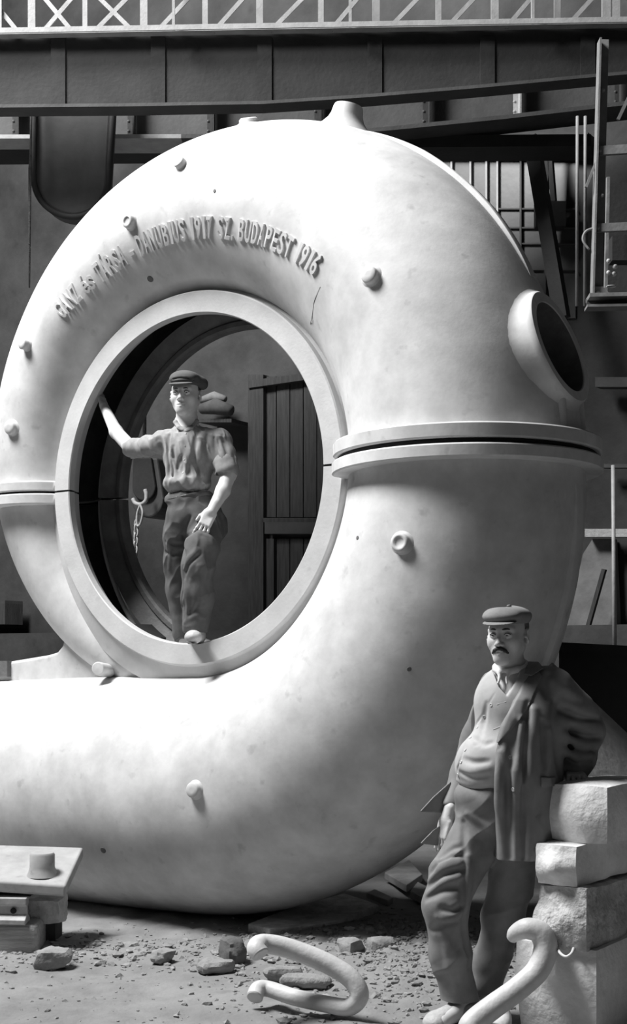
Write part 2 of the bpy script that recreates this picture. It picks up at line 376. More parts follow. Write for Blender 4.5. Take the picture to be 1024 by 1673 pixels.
# raised lettering, each letter bent onto the casing
TEXT = 'GANZ \u00e9s T\u00c1RSA - DANUBIUS 1917 SZ. BUDAPEST 1916'
BX = [42, 49.5, 55, 68, 83, 97, 110.5, 128, 134]; BR = [1.500, 1.470, 1.452, 1.412, 1.392, 1.380, 1.375, 1.405, 1.42]
def lettering():
    ps_grid = np.linspace(-179, -60, 500)
    def ps_for(s, R):
        u, d, z = csurf(s, ps_grid); return float(np.interp(R, np.hypot(u, z), ps_grid))
    adv = {' ': .62, '.': .45, '-': .75, '1': .72, 'I': .6}
    ws = [adv.get(ch, 1.0) for ch in TEXT]; tot = sum(ws)
    s0, s1 = 130.5, 41.2; x = 0
    for ch, w in zip(TEXT, ws):
        sm = s0 + (s1 - s0) * (x + w / 2) / tot; x += w
        if ch == ' ': continue
        cu = bpy.data.curves.new('t', 'FONT'); cu.body = ch; cu.extrude = .5; cu.offset = .018; cu.resolution_u = 3
        to = bpy.data.objects.new('t', cu); COL.objects.link(to)
        me0 = to.to_mesh(); V = np.array([v.co[:] for v in me0.vertices]); F = [list(p.vertices) for p in me0.polygons]
        to.to_mesh_clear(); bpy.data.objects.remove(to); bpy.data.curves.remove(cu)
        lo, hi = V[:, 0].min(), V[:, 0].max()
        wd = (hi - lo); target = .56 if ch in '1I' else (.3 if ch == '.' else .7 if ch == '-' else .80)
        xs = (V[:, 0] - (lo + hi) / 2) / max(wd, .2) * target * abs(s1 - s0) / tot * w / adv.get(ch, 1.0)
        hh = V[:, 1] / .70 * .112                       # cap height
        base = float(np.interp(sm, BX, BR))
        Vn = []
        for q in range(len(V)):
            s = sm - xs[q]; ps = ps_for(s, base + hh[q]); e = .012 if V[q, 2] > 0 else -.01
            Vn.append(np.array(csurf(s, ps, e)).ravel())
        mesh('raised_letter', RW(*np.array(Vn).T), F, M['cast'], upper)
lettering()

# crack, plugs and casting pits on the surface
def on_w(x, y, e=0.0):
    s, ps = on_casing(x, y); return RW(*csurf(s, ps, e)), rdir(cnormal(np.array(float(s)), np.array(float(ps))))
MB().tube(catmull([on_w(*q)[0] for q in ((523, 468), (516, 482), (513, 495), (510, 515), (507, 530), (500, 550))], 4), .0014, 5).build('casting_crack', M['dark'], upper)
for x, y, r, p in ((245, 455, .020, upper), (167, 1388, .020, lower), (350, 311, .009, upper), (584, 877, .010, lower), (667, 1092, .012, lower), (160, 992, .018, lower)):
    c, n = on_w(x, y); MB().lathe(c - n * .004, n, [(r, 0), (r, .006), (r * .7, .0062), (0, .005)], 14).build('casting_plug', M['rough_iron'], p, smooth=True)

# ------------------------------------------------------------------ the hall: ground and rear wall
def gz(x, y):
    P = np.stack((np.asarray(x, float), np.asarray(y, float), 0 * np.asarray(x, float)), -1)
    z = .018 * fbm(P, 1.3, 4, 3) + .010 * fbm(P, 7, 3, 9)
    m = np.exp(-(((P[..., 0] - .55) / .55) ** 2 + ((P[..., 1] - 7.0) / .7) ** 2))
    z = z + m * (.05 + .035 * np.abs(fbm(P, 5, 4, 21)))
    far = np.clip((P[..., 1] - 9) / 2, 0, 1)
    return z * (1 - far) - .012
def ground():
    xs = np.concatenate((np.linspace(-9, -2.2, 16), np.linspace(-2.1, 2.1, 190), np.linspace(2.2, 9, 16)))
    ys = np.concatenate((np.linspace(-3, 4.3, 14), np.linspace(4.4, 8.8, 200), np.linspace(9, 16, 20)))
    X, Y = np.meshgrid(xs, ys, indexing='ij'); Z = gz(X, Y); n, m = X.shape
    i = np.arange(n * m).reshape(n, m)
    F = np.stack((i[:-1, :-1], i[1:, :-1], i[1:, 1:], i[:-1, 1:]), -1).reshape(-1, 4)
    return struct(mesh('floor', np.stack((X, Y, Z), -1).reshape(-1, 3), F, M['ground'], origin=(0, 0, 0), smooth=True), 'uneven pale sand floor of the works')
ground()
def gp(x, y, z=0.0):
    d = FPX * (CAMH - z) / (y - HOR); return px(x, y, d)
WD = 4.3
def wl(x, y, off=0.0):
    "point of the rear wall plane (parallel to the turbine's plane) seen at a pixel; off metres in front of it"
    a = (x - 512) / FPX; d = SCL * (WD - off / SCL + XC * st + D0 * ct) / (a * st + ct)
    return px(x, y, d)
def wbox(mb, x0, y0, x1, y1, off, t):
    q = [wl(x0, y1, off), wl(x1, y1, off), wl(x1, y0, off), wl(x0, y0, off)]
    return mb.hexa(q, [p - NOUT * t for p in q])
def wquad(mb, pts, off, t):
    q = [wl(*p, off) for p in pts]; return mb.prism(q, -NOUT * t)
# rear wall as one slab
wz = 9.0
q = [RW(-10, WD, 0), RW(7, WD, 0)]; lo = [np.array((p[0], p[1], -.1)) for p in q]; hi = [np.array((p[0], p[1], wz)) for p in q]
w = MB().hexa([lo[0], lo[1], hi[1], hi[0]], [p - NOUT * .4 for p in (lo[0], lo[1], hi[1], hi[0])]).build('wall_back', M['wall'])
struct(w, 'sooty rough plastered brick wall behind the casing')
# masonry ledge at the wall's foot, seen through the opening
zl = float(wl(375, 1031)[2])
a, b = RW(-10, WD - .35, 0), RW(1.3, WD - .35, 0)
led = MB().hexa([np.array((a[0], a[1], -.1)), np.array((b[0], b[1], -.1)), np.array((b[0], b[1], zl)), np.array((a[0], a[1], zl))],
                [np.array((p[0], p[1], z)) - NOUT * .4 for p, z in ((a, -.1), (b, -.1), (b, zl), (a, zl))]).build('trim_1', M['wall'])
struct(led, 'low masonry ledge along the rear wall')
# plank door seen through the opening
dr = empty('door_1', wl(490, 1055)); struct(dr, 'dark plank door with a worn rail in the rear wall')
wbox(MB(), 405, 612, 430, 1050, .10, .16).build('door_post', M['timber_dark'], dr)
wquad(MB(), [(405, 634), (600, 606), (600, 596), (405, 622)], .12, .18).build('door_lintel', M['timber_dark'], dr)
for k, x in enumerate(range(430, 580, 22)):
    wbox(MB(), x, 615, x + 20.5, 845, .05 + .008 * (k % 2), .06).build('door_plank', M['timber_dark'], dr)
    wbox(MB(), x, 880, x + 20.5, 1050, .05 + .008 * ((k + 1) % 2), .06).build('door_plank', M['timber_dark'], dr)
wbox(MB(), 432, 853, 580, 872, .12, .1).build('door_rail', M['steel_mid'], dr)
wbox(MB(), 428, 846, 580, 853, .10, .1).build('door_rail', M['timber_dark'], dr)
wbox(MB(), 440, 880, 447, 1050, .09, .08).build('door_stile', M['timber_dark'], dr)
# workshop window high on the right
win = empty('window_1', wl(800, 470)); struct(win, 'dim workshop window with thin glazing bars high in the rear wall')
glass = material('dusty_glass', .05, .35, .35, 2.5, .02, 20, spots=.3, spot_scale=3)
xs = [690, 737, 768, 794, 812, 850, 890, 940]; ysn = [249, 341, 372, 398, 440, 520]
for i in range(len(xs) - 1):
    for j in range(len(ysn) - 1):
        wbox(MB(), xs[i], ysn[j], xs[i + 1], ysn[j + 1], .02, .02).build('pane', glass, win)
for x in xs[1:-1]: wbox(MB(), x - 1.5, 249, x + 1.5, 520, .05, .05).build('glazing_bar', M['rail'] if x < 830 else M['steel_mid'], win)
for y in ysn[1:-1]: wbox(MB(), 690, y - 1.2, 940, y + 1.2, .045, .04).build('glazing_bar', M['steel_mid'], win)
wbox(MB(), 640, 216, 960, 249, .14, .2).build('window_head', M['steel_dark'], win)
# roof brace and drain pipes in front of the window
wst = MB(); wst.bar(wl(868, 225, .5), wl(918, 520, .5), .11, .08, up=NOUT); tag(wst.build('wall_brace', M['steel_dark']), 'dark slanting timber brace in front of the workshop window', 'brace')
wst = MB(); wst.bar(wl(897, 235, .2), wl(905, 335, .2), .04, .04, up=NOUT); wst.bar(wl(897, 235, .2), wl(890, 335, .2), .04, .04, up=NOUT); wst.box(wl(898, 352, .2), (.24, .1, .2))
tag(wst.build('pulley_bracket', M['steel_dark']), 'dark forked bracket with a block beside the slanting brace', 'bracket')
for (x, r, lb) in ((943, .012, 'thin upright conduit nearer the slanting brace'), (956, .012, 'thin upright conduit right beside the driver\'s cage of the crane')):
    tag(MB().tube([wl(x, 190, .9), wl(x - 1, 500, .9)], r, 8).build('conduit_pipe', M['rail'], smooth=True), lb, 'pipe', 'conduits by the crane cage')
# right-hand lower background
tag(wbox(MB(), 955, 864, 1100, 877, .25, .12).build('wall_board', M['timber']), 'pale horizontal board fixed across the rear wall beside the casing', 'board')
tag(wbox(MB(), 972, 616, 1100, 632, .25, .12).build('wall_board', M['steel_mid']), 'grey horizontal board on the rear wall level with the manhole', 'board')
tag(wbox(MB(), 982, 758, 1100, 764, .2, .08).build('wall_batten', M['steel_mid']), 'thin grey batten across the rear wall above the pale board', 'batten')
tag(wquad(MB(), [(918, 1056), (952, 905), (968, 880), (1000, 880), (1008, 1058)], .12, .1).build('lit_wall_patch', material('lit_wall_tone', .2, .9, .3, 4, .2, 20)), 'pale panel standing in for a lit patch low on the rear wall beside the casing', 'panel')  # paler colour in place of light falling on the wall
tag(MB().bar(wl(987, 930, .3), wl(959, 1030, .3), .03, .04, up=NOUT).build('leaning_stick', M['timber_dark']), 'thin dark stick leaning on the pale lit patch of the rear wall', 'stick')
tag(MB().tube([wl(1001, 760, .5), wl(1004, 1070, .5)], [.014, .018], 10).build('upright_pole', M['chain'], smooth=True), 'thin bright upright pole before the rear wall', 'pole')
bx = MB(); bq = [px(912, 1330, 7.7), px(1160, 1345, 7.1), px(1160, 1062, 7.1), px(912, 1049, 7.7)]
bq[0][2] = bq[1][2] = .0
crate = MB().hexa(bq, [p + np.array((.25, .8, 0)) for p in bq]).build('iron_tank', M['steel_dark']); bevel(crate, .02)
tag(crate, 'large dark iron tank behind the man in the jacket', 'tank')
cr = MB(); cr.hexa([p + np.array((-.02, -.03, 0)) for p in (bq[3] - (0, 0, .05), bq[2] - (0, 0, .05), bq[2], bq[3])], [p for p in (bq[3] - (0, 0, .05), bq[2] - (0, 0, .05), bq[2], bq[3])]).build('tank_rim', M['steel_dark'], crate)
# slab leaning between tank and stone stack
A, B, C, D = px(902, 1080, 6.75), px(1090, 1258, 6.75), px(1090, 1420, 6.2), px(905, 1235, 6.2)
n = np.cross(B - A, D - A); n /= np.linalg.norm(n); n = n if n[1] > 0 else -n
ls = MB().hexa([D, C, B, A], [p + n * .07 for p in (D, C, B, A)])
o = ls.build('leaning_slab', M['sheet']); bevel(o, .01); tag(o, 'pale stone slab leaning aslant behind the stone stack', 'slab')
pr = MB(); mid = (C + D) / 2 + n * .02; pr.hexa([np.array((C[0], C[1] + .06, -.02)), np.array((D[0] + .25, D[1] + .06, -.02)), D * .75 + C * .25 + n * .05, C + n * .05],
        [p + np.array((0, .25, 0)) for p in (np.array((C[0], C[1] + .06, -.02)), np.array((D[0] + .25, D[1] + .06, -.02)), D * .75 + C * .25 + n * .05, C + n * .05)])
tag(pr.build('slab_trestle', M['timber_dark']), 'dark timber trestle holding up the leaning slab', 'trestle')
# left: beam end on the wall
o = wbox(MB(), -60, 986, 8, 1020, .4, .25).build('wall_beam', M['timber_dark']); tag(o, 'dark square beam end sticking out of the rear wall beside the casing', 'beam')
wbox(MB(), -60, 981, 8, 986, .4, .25).build('cap_strip', M['steel_mid'], o)
# bundle on a shelf behind the young man's shoulder
o = wbox(MB(), 322, 684, 378, 690, .3, .28).build('wall_shelf', M['timber_dark']); tag(o, 'dark wall shelf behind the young man\'s shoulder', 'shelf')
mb = MB(); mb.tube([wl(330, 668, .3), wl(352, 664, .32), wl(378, 671, .3)], [.05, .075, .05], 14); o = mb.build('rolled_sack', M['cap_dark'], smooth=True); tag(o, 'dark rolled sack lying on the wall shelf', 'sack')
mb = MB(); mb.tube([wl(328, 654, .2), wl(350, 648, .2), wl(368, 652, .2)], [.03, .05, .03], 12); o = mb.build('rolled_cloth', M['cap_grey'], smooth=True); tag(o, 'grey rolled cloth lying on top of the dark sack', 'cloth')
# hook block hanging behind the casing
HB = lambda x, y, o=0: wl(x, y, 2.2 + o)
hb = empty('hook_block', HB(240, 848)); tag(hb, 'dark rounded hook block with a pale hook hanging behind the casing', 'hook block')
poly = [HB(216, 748), HB(256, 748)] + [HB(240 + 26 * math.cos(t), 815 + 31 * math.sin(t)) for t in np.linspace(0, math.pi, 14)]
bevel(MB().prism(poly, -NOUT * .22).build('block_cheek', M['steel_mid'], hb), .015)
bevel(MB().prism([(p - poly[0]) * .72 + poly[0] + NOUT * .03 + (poly[1] - poly[0]) * .13 for p in poly], -NOUT * .03).build('cheek_plate', M['steel_dark'], hb), .01)
hk = catmull([HB(237, 800, .1), HB(239, 808, .1), HB(238, 818, .1), HB(230, 824, .1), HB(221, 822, .1), HB(217, 815, .1)], 8)
MB().tube(hk, .016, 10).build('hook', M['chain'], hb, smooth=True)
MB().tube([HB(236, 748, -.1), HB(236, -60, -.1)], .016, 8).build('hoist_rope', M['rope'], hb, smooth=True)
def chain_link(c, ax, flip, s, parent):
    pts = []; e = np.array((1., 0, 0)) if flip else np.array((0, 1., 0)); e = EU if flip else -NOUT
    for k in range(17):
        t = 2 * math.pi * k / 16; pts.append(c + ax * math.cos(t) * s * 1.5 + e * math.sin(t) * s * .8)
    return MB().tube(pts, s * .32, 7, caps=False).build('chain_link', M['chain'], parent, smooth=True)
ch = empty('sling_chain', HB(224, 905)); tag(ch, 'pale sling chain hanging from the hook behind the casing', 'chain')
MB().tube(catmull([HB(229, 824, .13), HB(233, 838, .13), HB(229, 856, .13), HB(224, 858, .13), HB(224, 840, .13), HB(229, 824, .13)], 6), .009, 8, caps=False).build('sling_ring', M['chain'], ch, smooth=True)
for k in range(8): chain_link(HB(223 - .3 * k, 856 + k * 7.0, .12), EZ, k % 2 == 0, .022, ch)

# ------------------------------------------------------------------ travelling crane overhead
GA = px(0, 60, 9.38); GB = px(1024, 42, 9.22)
def gl(x, y, off=0.0):
    "point of the crane's upright plane at a pixel; off metres in front"
    d0_, d1_ = 9.38, 9.22; xa = (0 - 512) / FPX * d0_; xb = (1024 - 512) / FPX * d1_; sl = (d1_ - d0_) / (xb - xa)
    a = (x - 512) / FPX; d = (d0_ - sl * xa - off) / (1 - sl * a); return px(x, y, d)
crane = empty('crane_bridge', gl(512, 178)); tag(crane, 'dark overhead travelling crane girder with a pale lattice railing on top', 'crane')
FY = np.array((0, 1., 0))
xsb = [-260, 200, 430, 600, 780, 960, 1300]; ysb = [183, 179, 175, 164, 149, 132, 104]
poly = [gl(x, y) for x, y in zip(xsb, ysb)] + [gl(1300, 40), gl(-260, 64)]
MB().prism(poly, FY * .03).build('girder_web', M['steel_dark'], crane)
for i in range(len(xsb) - 1):
    MB().bar(gl(xsb[i], ysb[i], 0), gl(xsb[i + 1], ysb[i + 1], 0), .022, .16).build('bottom_flange', M['steel_mid'], crane)
for x in (95, 258, 432, 612, 796, 960):
    yb = float(np.interp(x, xsb, ysb)) - 3
    m = MB(); m.bar(gl(x, 60, .006), gl(x, yb, .006), .10, .012); m.build('web_stiffener', M['steel_dark'], crane)
def ch_y(x): return 60 - 18 * x / 1024
m = MB(); m.bar(gl(-260, ch_y(-260) - 4, .05), gl(1300, ch_y(1300) - 4, .05), .03, .07); m.build('bottom_chord', M['rail'], crane)
m = MB(); m.bar(gl(-260, ch_y(-260) - 10, .14), gl(1300, ch_y(1300) - 10, .14), .035, .012); m.build('chord_angle', M['rail'], crane)
MB().bar(gl(-260, -46, .05), gl(1300, -62, .05), .06, .06).build('top_rail', M['rail'], crane)
for x, w_, f in ((-40, 12, .06), (52, 12, .06), (139, 8, .06), (235, 12, .06), (283.5, 4.5, .13), (335, 9, .06), (424, 11, .06), (524, 9, .06), (572, 4.5, .13), (614, 12, .06), (716, 9, .06), (808, 12, .06), (870, 5, .13), (910, 10, .06), (990, 14, .06), (1006, 12, .06), (1, 4, .06)):
    MB().bar(gl(x, -50, f), gl(x, ch_y(x) - 6, f), w_ / 236, .02).build('railing_post', M['rail'], crane)
for (x0, y0, x1, y1) in ((-13, 0, 30, 53), (75, 0, 120, 54), (115, 0, 67, 56), (165, 0, 219, 53), (205, 0, 151, 55), (305, 0, 254, 54), (395, 0, 348, 53), (492, 0, 441, 52), (582, 0, 540, 50), (680, 0, 633, 49), (772, 0, 728, 47), (865, 0, 826, 46), (965, 0, 925, 44)):
    dx, dy = x1 - x0, y1 - y0; k = 48 / dy
    MB().bar(gl(x0 - dx * k, y0 - dy * k, .045), gl(x1, y1, .045), 7 / 236, .012).build('railing_diagonal', M['rail'], crane)
# second girder of the crane behind the first
OFF2 = -.85
crane2 = empty('crane_girder', gl(512, 236, OFF2)); tag(crane2, 'grey riveted rear girder of the crane with pale stiffeners below the front one', 'girder')
xg = [-300, 300, 520, 640, 820, 960, 1100]; yg = [236, 235, 232, 222, 204, 188, 172]
poly = [gl(x, y, OFF2) for x, y in zip(xg, yg)] + [gl(1100, 60, OFF2), gl(-300, 80, OFF2)]
MB().prism(poly, FY * .03).build('girder_web', M['steel_mid'], crane2)  # paler plate than the front web, so that it looks lit
for i in range(len(xg) - 1):
    MB().bar(gl(xg[i], yg[i], OFF2 + .02), gl(xg[i + 1], yg[i + 1], OFF2 + .02), .03, .3).build('bottom_flange', M['rail'] if i < 1 else M['steel_mid'], crane2)
for x in (-60, 27, 215, 345, 520, 697, 845, 1010):
    yb = float(np.interp(x, xg, yg)) - 3
    m = MB(); m.bar(gl(x, 110, OFF2 + .04), gl(x, yb, OFF2 + .04), .06, .012); m.bar(gl(x + 4, 110, OFF2 + .08), gl(x + 4, yb, OFF2 + .08), .012, .08)
    m.build('web_stiffener', M['rail'] if x in (845, -60) else M['steel_dark'], crane2)
    for y in np.arange(150, yb - 4, 16):
        MB().lathe(gl(x - 5, y, OFF2 + .045), -FY, [(.011, 0), (.009, .006), (0, .009)], 8).build('rivet', M['rail'] if x in (845, -60) else M['steel_mid'], crane2)
MB().bar(gl(-300, 250, OFF2 - .2), gl(960, 241, OFF2 - .2), .09, .3).build('shadow_bar', M['steel_dark'], crane2)  # dark bar added as the shadow below the bottom flange
# round-bottomed guard hanging from the crane
GO = -.38
gd = empty('hanging_guard', gl(120, 355, GO)); tag(gd, 'dark iron guard with a rounded bottom hanging below the crane girder', 'guard')
def gpoly(k):
    cx, cy = 121, 292; return [gl(cx - 64 * k, 120, GO)] + [gl(cx + 64 * k * math.cos(t) * (1 if math.cos(t) < 0 else .88), cy + 62 * k * math.sin(t), GO) for t in np.linspace(math.pi, 0, 22)] + [gl(cx + 66 * k, 120, GO)]
bevel(MB().prism(gpoly(1.0), FY * .22).build('guard_body', material('guard_iron', .075, .65, .3, 4, .1, 20), gd), .03, 3)
rp = gpoly(1.02); m = MB(); m.tube([p + np.array((0, -.01, 0)) for p in rp], .022, 8); m.build('guard_rim', M['steel_dark'], gd, smooth=True)
tag(MB().tube([gl(52, 110, -.3), gl(50, 250, -.3), gl(49, 275, -.3), gl(48, 470, -.3)], [.008, .008, .012, .006], 8).build('pull_rope', M['rope'], smooth=True), 'thin cord hanging beside the round-bottomed guard', 'cord')
# driver's cage hanging at the right
CO = .35
cg = empty('crane_cage', gl(1000, 505, CO)); tag(cg, 'grey steel framed driver\'s cage hanging from the crane at the right', 'crane cage')
def cbar(x0, y0, x1, y1, w, t, nm, mat='steel_mid2', off=0.0): return MB().bar(gl(x0, y0, CO + off), gl(x1, y1, CO + off), w / 243, t).build(nm, M[mat], cg)
M['steel_mid2'] = material('cage_steel', .22, .6, .25, 8, .1, 40)
cbar(986, 66, 975, 488, 15, .03, 'cage_post'); cbar(979, 66, 967, 488, 3, .09, 'cage_post', off=.03)
cbar(978, 247, 1120, 238, 14, .03, 'cage_bar', off=.04); cbar(975, 373, 1120, 366, 13, .03, 'cage_bar', off=.04)
cbar(993, 290, 989, 480, 5, .03, 'cage_post', off=-.1)
cbar(960, 487, 1120, 483, 6, .16, 'floor_angle', off=.05); cbar(957, 503, 1120, 500, 4, .12, 'floor_angle', off=.05); cbar(958, 495, 1120, 492, 12, .02, 'floor_web', 'steel_mid', off=.02)
MB().prism([gl(968, 486, CO + .05), gl(1002, 486, CO + .05), gl(985, 468, CO + .05), gl(970, 468, CO + .05)], FY * .02).build('gusset', M['steel_mid2'], cg)
cbar(978, 254, 957, 306, 4, .02, 'stay_rod', off=.03); cbar(1030, 152, 1009, 196, 5, .02, 'stay_rod', off=.02)
MB().tube(catmull([gl(972, 372, CO), gl(957, 378, CO), gl(952, 392, CO), gl(962, 408, CO)], 6), .008, 6).build('hose', M['steel_mid2'], cg, smooth=True)
MB().hexa([gl(990, 300, CO - .5), gl(1120, 292, CO - .5), gl(1120, 492, CO - .5), gl(990, 492, CO - .5)], [gl(990, 300, CO - .6), gl(1120, 292, CO - .6), gl(1120, 492, CO - .6), gl(990, 492, CO - .6)]).build('cage_panel', M['steel_dark'], cg)
MB().hexa([gl(1000, 385, CO - .2), gl(1060, 382, CO - .2), gl(1060, 425, CO - .2), gl(1000, 425, CO - .2)], [p + FY * .12 for p in (gl(1000, 385, CO - .2), gl(1060, 382, CO - .2), gl(1060, 425, CO - .2), gl(1000, 425, CO - .2))]).build('switch_box', M['steel_dark'], cg)
for x, y in ((994, 428), (1005, 437), (994, 447), (1003, 449)):
    MB().lathe(gl(x, y, CO - .1), (-.3, -1, .3), [(.012, 0), (.018, .01), (.012, .022), (0, .025)], 12).build('valve_glint_knob', M['button'], cg, smooth=True)  # pale knobs put in as the shiny highlights of a valve
MB().lathe(gl(998, 469, CO - .05), (-.1, -.45, 1), [(.032, 0), (.034, .006), (.028, .01), (0, .011)], 18).build('oil_cup', M['collar'], cg, smooth=True)
for x, y in ((985, 148), (980, 247), (983, 320), (977, 373), (976, 478)):
    MB().lathe(gl(x, y, CO + .045), -FY, [(.012, 0), (.012, .01), (0, .014)], 8).build('bolt', M['rail'], cg)

# ------------------------------------------------------------------ floor things
def stone_mesh(c, ax, size, amp, seed, mat, name, parent=None, sub=4, sq=.35, origin=None):
    "irregular stone: subdivided rounded block, c = centre, ax = 3x3 axes (columns), size = full extents"
    bm = bmesh.new(); bmesh.ops.create_cube(bm, size=2); bmesh.ops.subdivide_edges(bm, edges=bm.edges[:], cuts=sub, use_grid_fill=True)
    V = np.array([v.co[:] for v in bm.verts]); F = [[v.index for v in f.verts] for f in bm.faces]; bm.free()
    U = V / np.linalg.norm(V, axis=1)[:, None] * 1.25; V = V * (1 - sq) + U * sq
    V = V * np.array(size) / 2
    V = V + (V / np.linalg.norm(V, axis=1)[:, None]) * (amp * fbm(V + seed * 3.1, 1.1 / max(.05, min(size)), 4, seed))[:, None]
    return mesh(name, V @ np.array(ax).T + np.array(c), F, mat, parent, origin=origin, sharp=32)
EL = np.array((-.8, .6, 0)); ER = np.array((.6, .8, 0)); AX = np.stack((ER, EL, EZ), 1)
def block(name, cpx, d, a, b, y0, y1, amp, seed, mat, sub=9, sq=.12, z=None):
    K = px(cpx, 1073.4, d); z1 = CAMH - (y0 - HOR) / FPX * d; z0 = CAMH - (y1 - HOR) / FPX * d if z is None else z
    c = np.array((K[0], K[1], 0)) + EL * a / 2 + ER * b / 2 + EZ * (z0 + z1) / 2
    return stone_mesh(c, AX, (b, a, z1 - z0), amp, seed, mat, name, sub=sub, sq=sq)
tag(block('stone_block', 992, 5.30, .26, .5, 1284, 1383, .010, 3, M['stone'], sq=.30), 'smooth squared pale stone block on top of the stack', 'stone block')
tag(block('stone_block', 940, 5.28, .19, .7, 1383, 1455, .022, 8, M['stone'], sq=.26), 'rough chipped pale stone slab second from the top of the stack', 'stone block')
tag(block('masonry_lump', 958, 5.28, .235, .7, 1452, 1556, .03, 5, M['rubble'], sub=14, sq=.2), 'crumbling lump of mortar and brick in the stone stack', 'masonry')
tag(block('stone_block', 974, 5.27, .36, .7, 1552, 1690, .02, 12, M['stone'], sq=.16, z=-.01), 'big pale stone block at the bottom of the stack', 'stone block')
wr = catmull([px(910, 1543, 5.38), px(914, 1556, 5.28), px(924, 1563, 5.24), px(933, 1558, 5.24), px(938, 1546, 5.33)], 6)
tag(MB().tube(wr, .006, 8).build('wire_loop', M['hook'], smooth=True), 'bent pale wire loop sticking out of the stone stack', 'wire')
def forged(name, path, rad, label):
    P = catmull([px(*p) for p in path], 7); r = np.interp(np.linspace(0, 1, len(P)), np.linspace(0, 1, len(rad)), rad)
    mb = MB(); mb.tube(P, r, 18, caps=False)
    n = 18                                          # chamfered flat ends
    for e, k in ((0, -1), (len(P) - 1, 1)):
        t = P[e] - P[e + (1 if e == 0 else -1)]; t /= np.linalg.norm(t); ringv = np.array(mb.V[e * n:(e + 1) * n]); c = P[e]
        i0 = len(mb.V); mb.V += [tuple(c + (v - c) * .88 + t * r[e] * .14) for v in ringv]
        mb.F += [(e * n + q, e * n + (q + 1) % n, i0 + (q + 1) % n, i0 + q) for q in range(n)]; mb.F.append(tuple(range(i0, i0 + n)))
    o = mb.build(name, M['hook'], sharp=40); return tag(o, label, 'clamp hook')
forged('clamp_hook', [(425, 1559, 5.66), (419, 1549, 5.68), (430, 1542, 5.74), (470, 1549, 5.76), (530, 1572, 5.74), (572, 1598, 5.71), (587, 1626, 5.69), (570, 1645, 5.71), (535, 1641, 5.75), (480, 1629, 5.83), (440, 1616, 5.90), (422, 1616, 5.89), (416, 1629, 5.85)],
       [.040, .042, .042, .043, .043, .042, .041, .038, .036, .036, .035, .036, .037], 'thick forged iron U shaped clamp hook lying on the sand')
forged('clamp_hook', [(836, 1533, 5.4), (843, 1524, 5.38), (862, 1517, 5.35), (883, 1525, 5.34), (891, 1550, 5.33), (878, 1585, 5.31), (845, 1616, 5.28), (805, 1645, 5.25), (776, 1668, 5.23), (768, 1682, 5.22), (785, 1690, 5.24), (811, 1684, 5.32), (822, 1668, 5.39), (820, 1650, 5.42)],
       [.023, .034, .043, .047, .048, .047, .046, .047, .048, .048, .044, .04, .034, .03], 'thick forged S shaped hook leaning against the stone stack')
# casting, rail and timbers at the lower left
M['plate'] = material('dusty_plate', .36, .7, .2, 7, .06, 40, spots=.2)
pq = [px(-170, 1375, 7.6), px(136, 1384, 7.5), px(107, 1447, 7.0), px(-170, 1428, 7.05)]
pl = MB().hexa([p - EZ * .06 for p in pq], pq).build('bearing_plate', M['plate'], sharp=30); bevel(pl, .012, 3); tag(pl, 'pale cast iron bearing plate with a round boss resting on a rail', 'plate')
pc = px(75, 1436, 7.15); pc = pq[3] + (pq[2] - pq[3]) * .83 + (pq[1] - pq[2]) * .28
MB().lathe(pc, EZ, [(.085, -.02), (.072, .01), (.066, .03), (.066, .095), (.058, .105), (0, .104)], 24).build('boss', M['plate'], pl, sharp=40)
def rail_piece():
    d = 7.02; s = d / FPX; z = lambda y: CAMH - (y - HOR) * s
    prof = [(-.06, z(1508)), (.06, z(1508)), (.06, z(1500)), (.015, z(1494)), (.015, z(1480)), (.035, z(1477)), (.035, z(1466)), (-.035, z(1466)), (-.035, z(1477)), (-.015, z(1480)), (-.015, z(1494)), (-.06, z(1500))]
    x1 = (45 - 512) * s; x0 = x1 - 1.2
    a = [np.array((x1, d + p[0], p[1])) for p in prof]; o = MB().prism(a, (x0 - x1, .12, 0)).build('rail_length', M['chain']); bevel(o, .004)
    for k in (0, 1): MB().lathe((x1 - .07 - .16 * k, d - .013, z(1487)), (0, -1, 0), [(.016, 0), (.016, .006), (0, .008)], 10).build('bolt_head', M['dark'], o)
    return tag(o, 'short length of steel rail lying on a timber block', 'rail')
rail_piece()
o = MB().box(px(-20, 1537, 7.05) + np.array((-.12, .12, 0)), (.78, .36, .172)).build('timber_block', M['timber']); bevel(o, .03, 3); tag(o, 'pale squared timber block under the steel rail', 'timber')
o.location.z = -.042
tag(stone_mesh(px(76, 1484, 7.28), np.eye(3), (.2, .24, .13), .02, 4, M['rubble'], 'mortar_lump', sub=7), 'crusty mortar lump wedged beside the steel rail', 'stone')
tag(MB().box(px(72, 1528, 7.32), (.16, .2, .2)).build('packing_block', M['timber_dark']), 'dark packing block under the crusty mortar lump', 'timber')
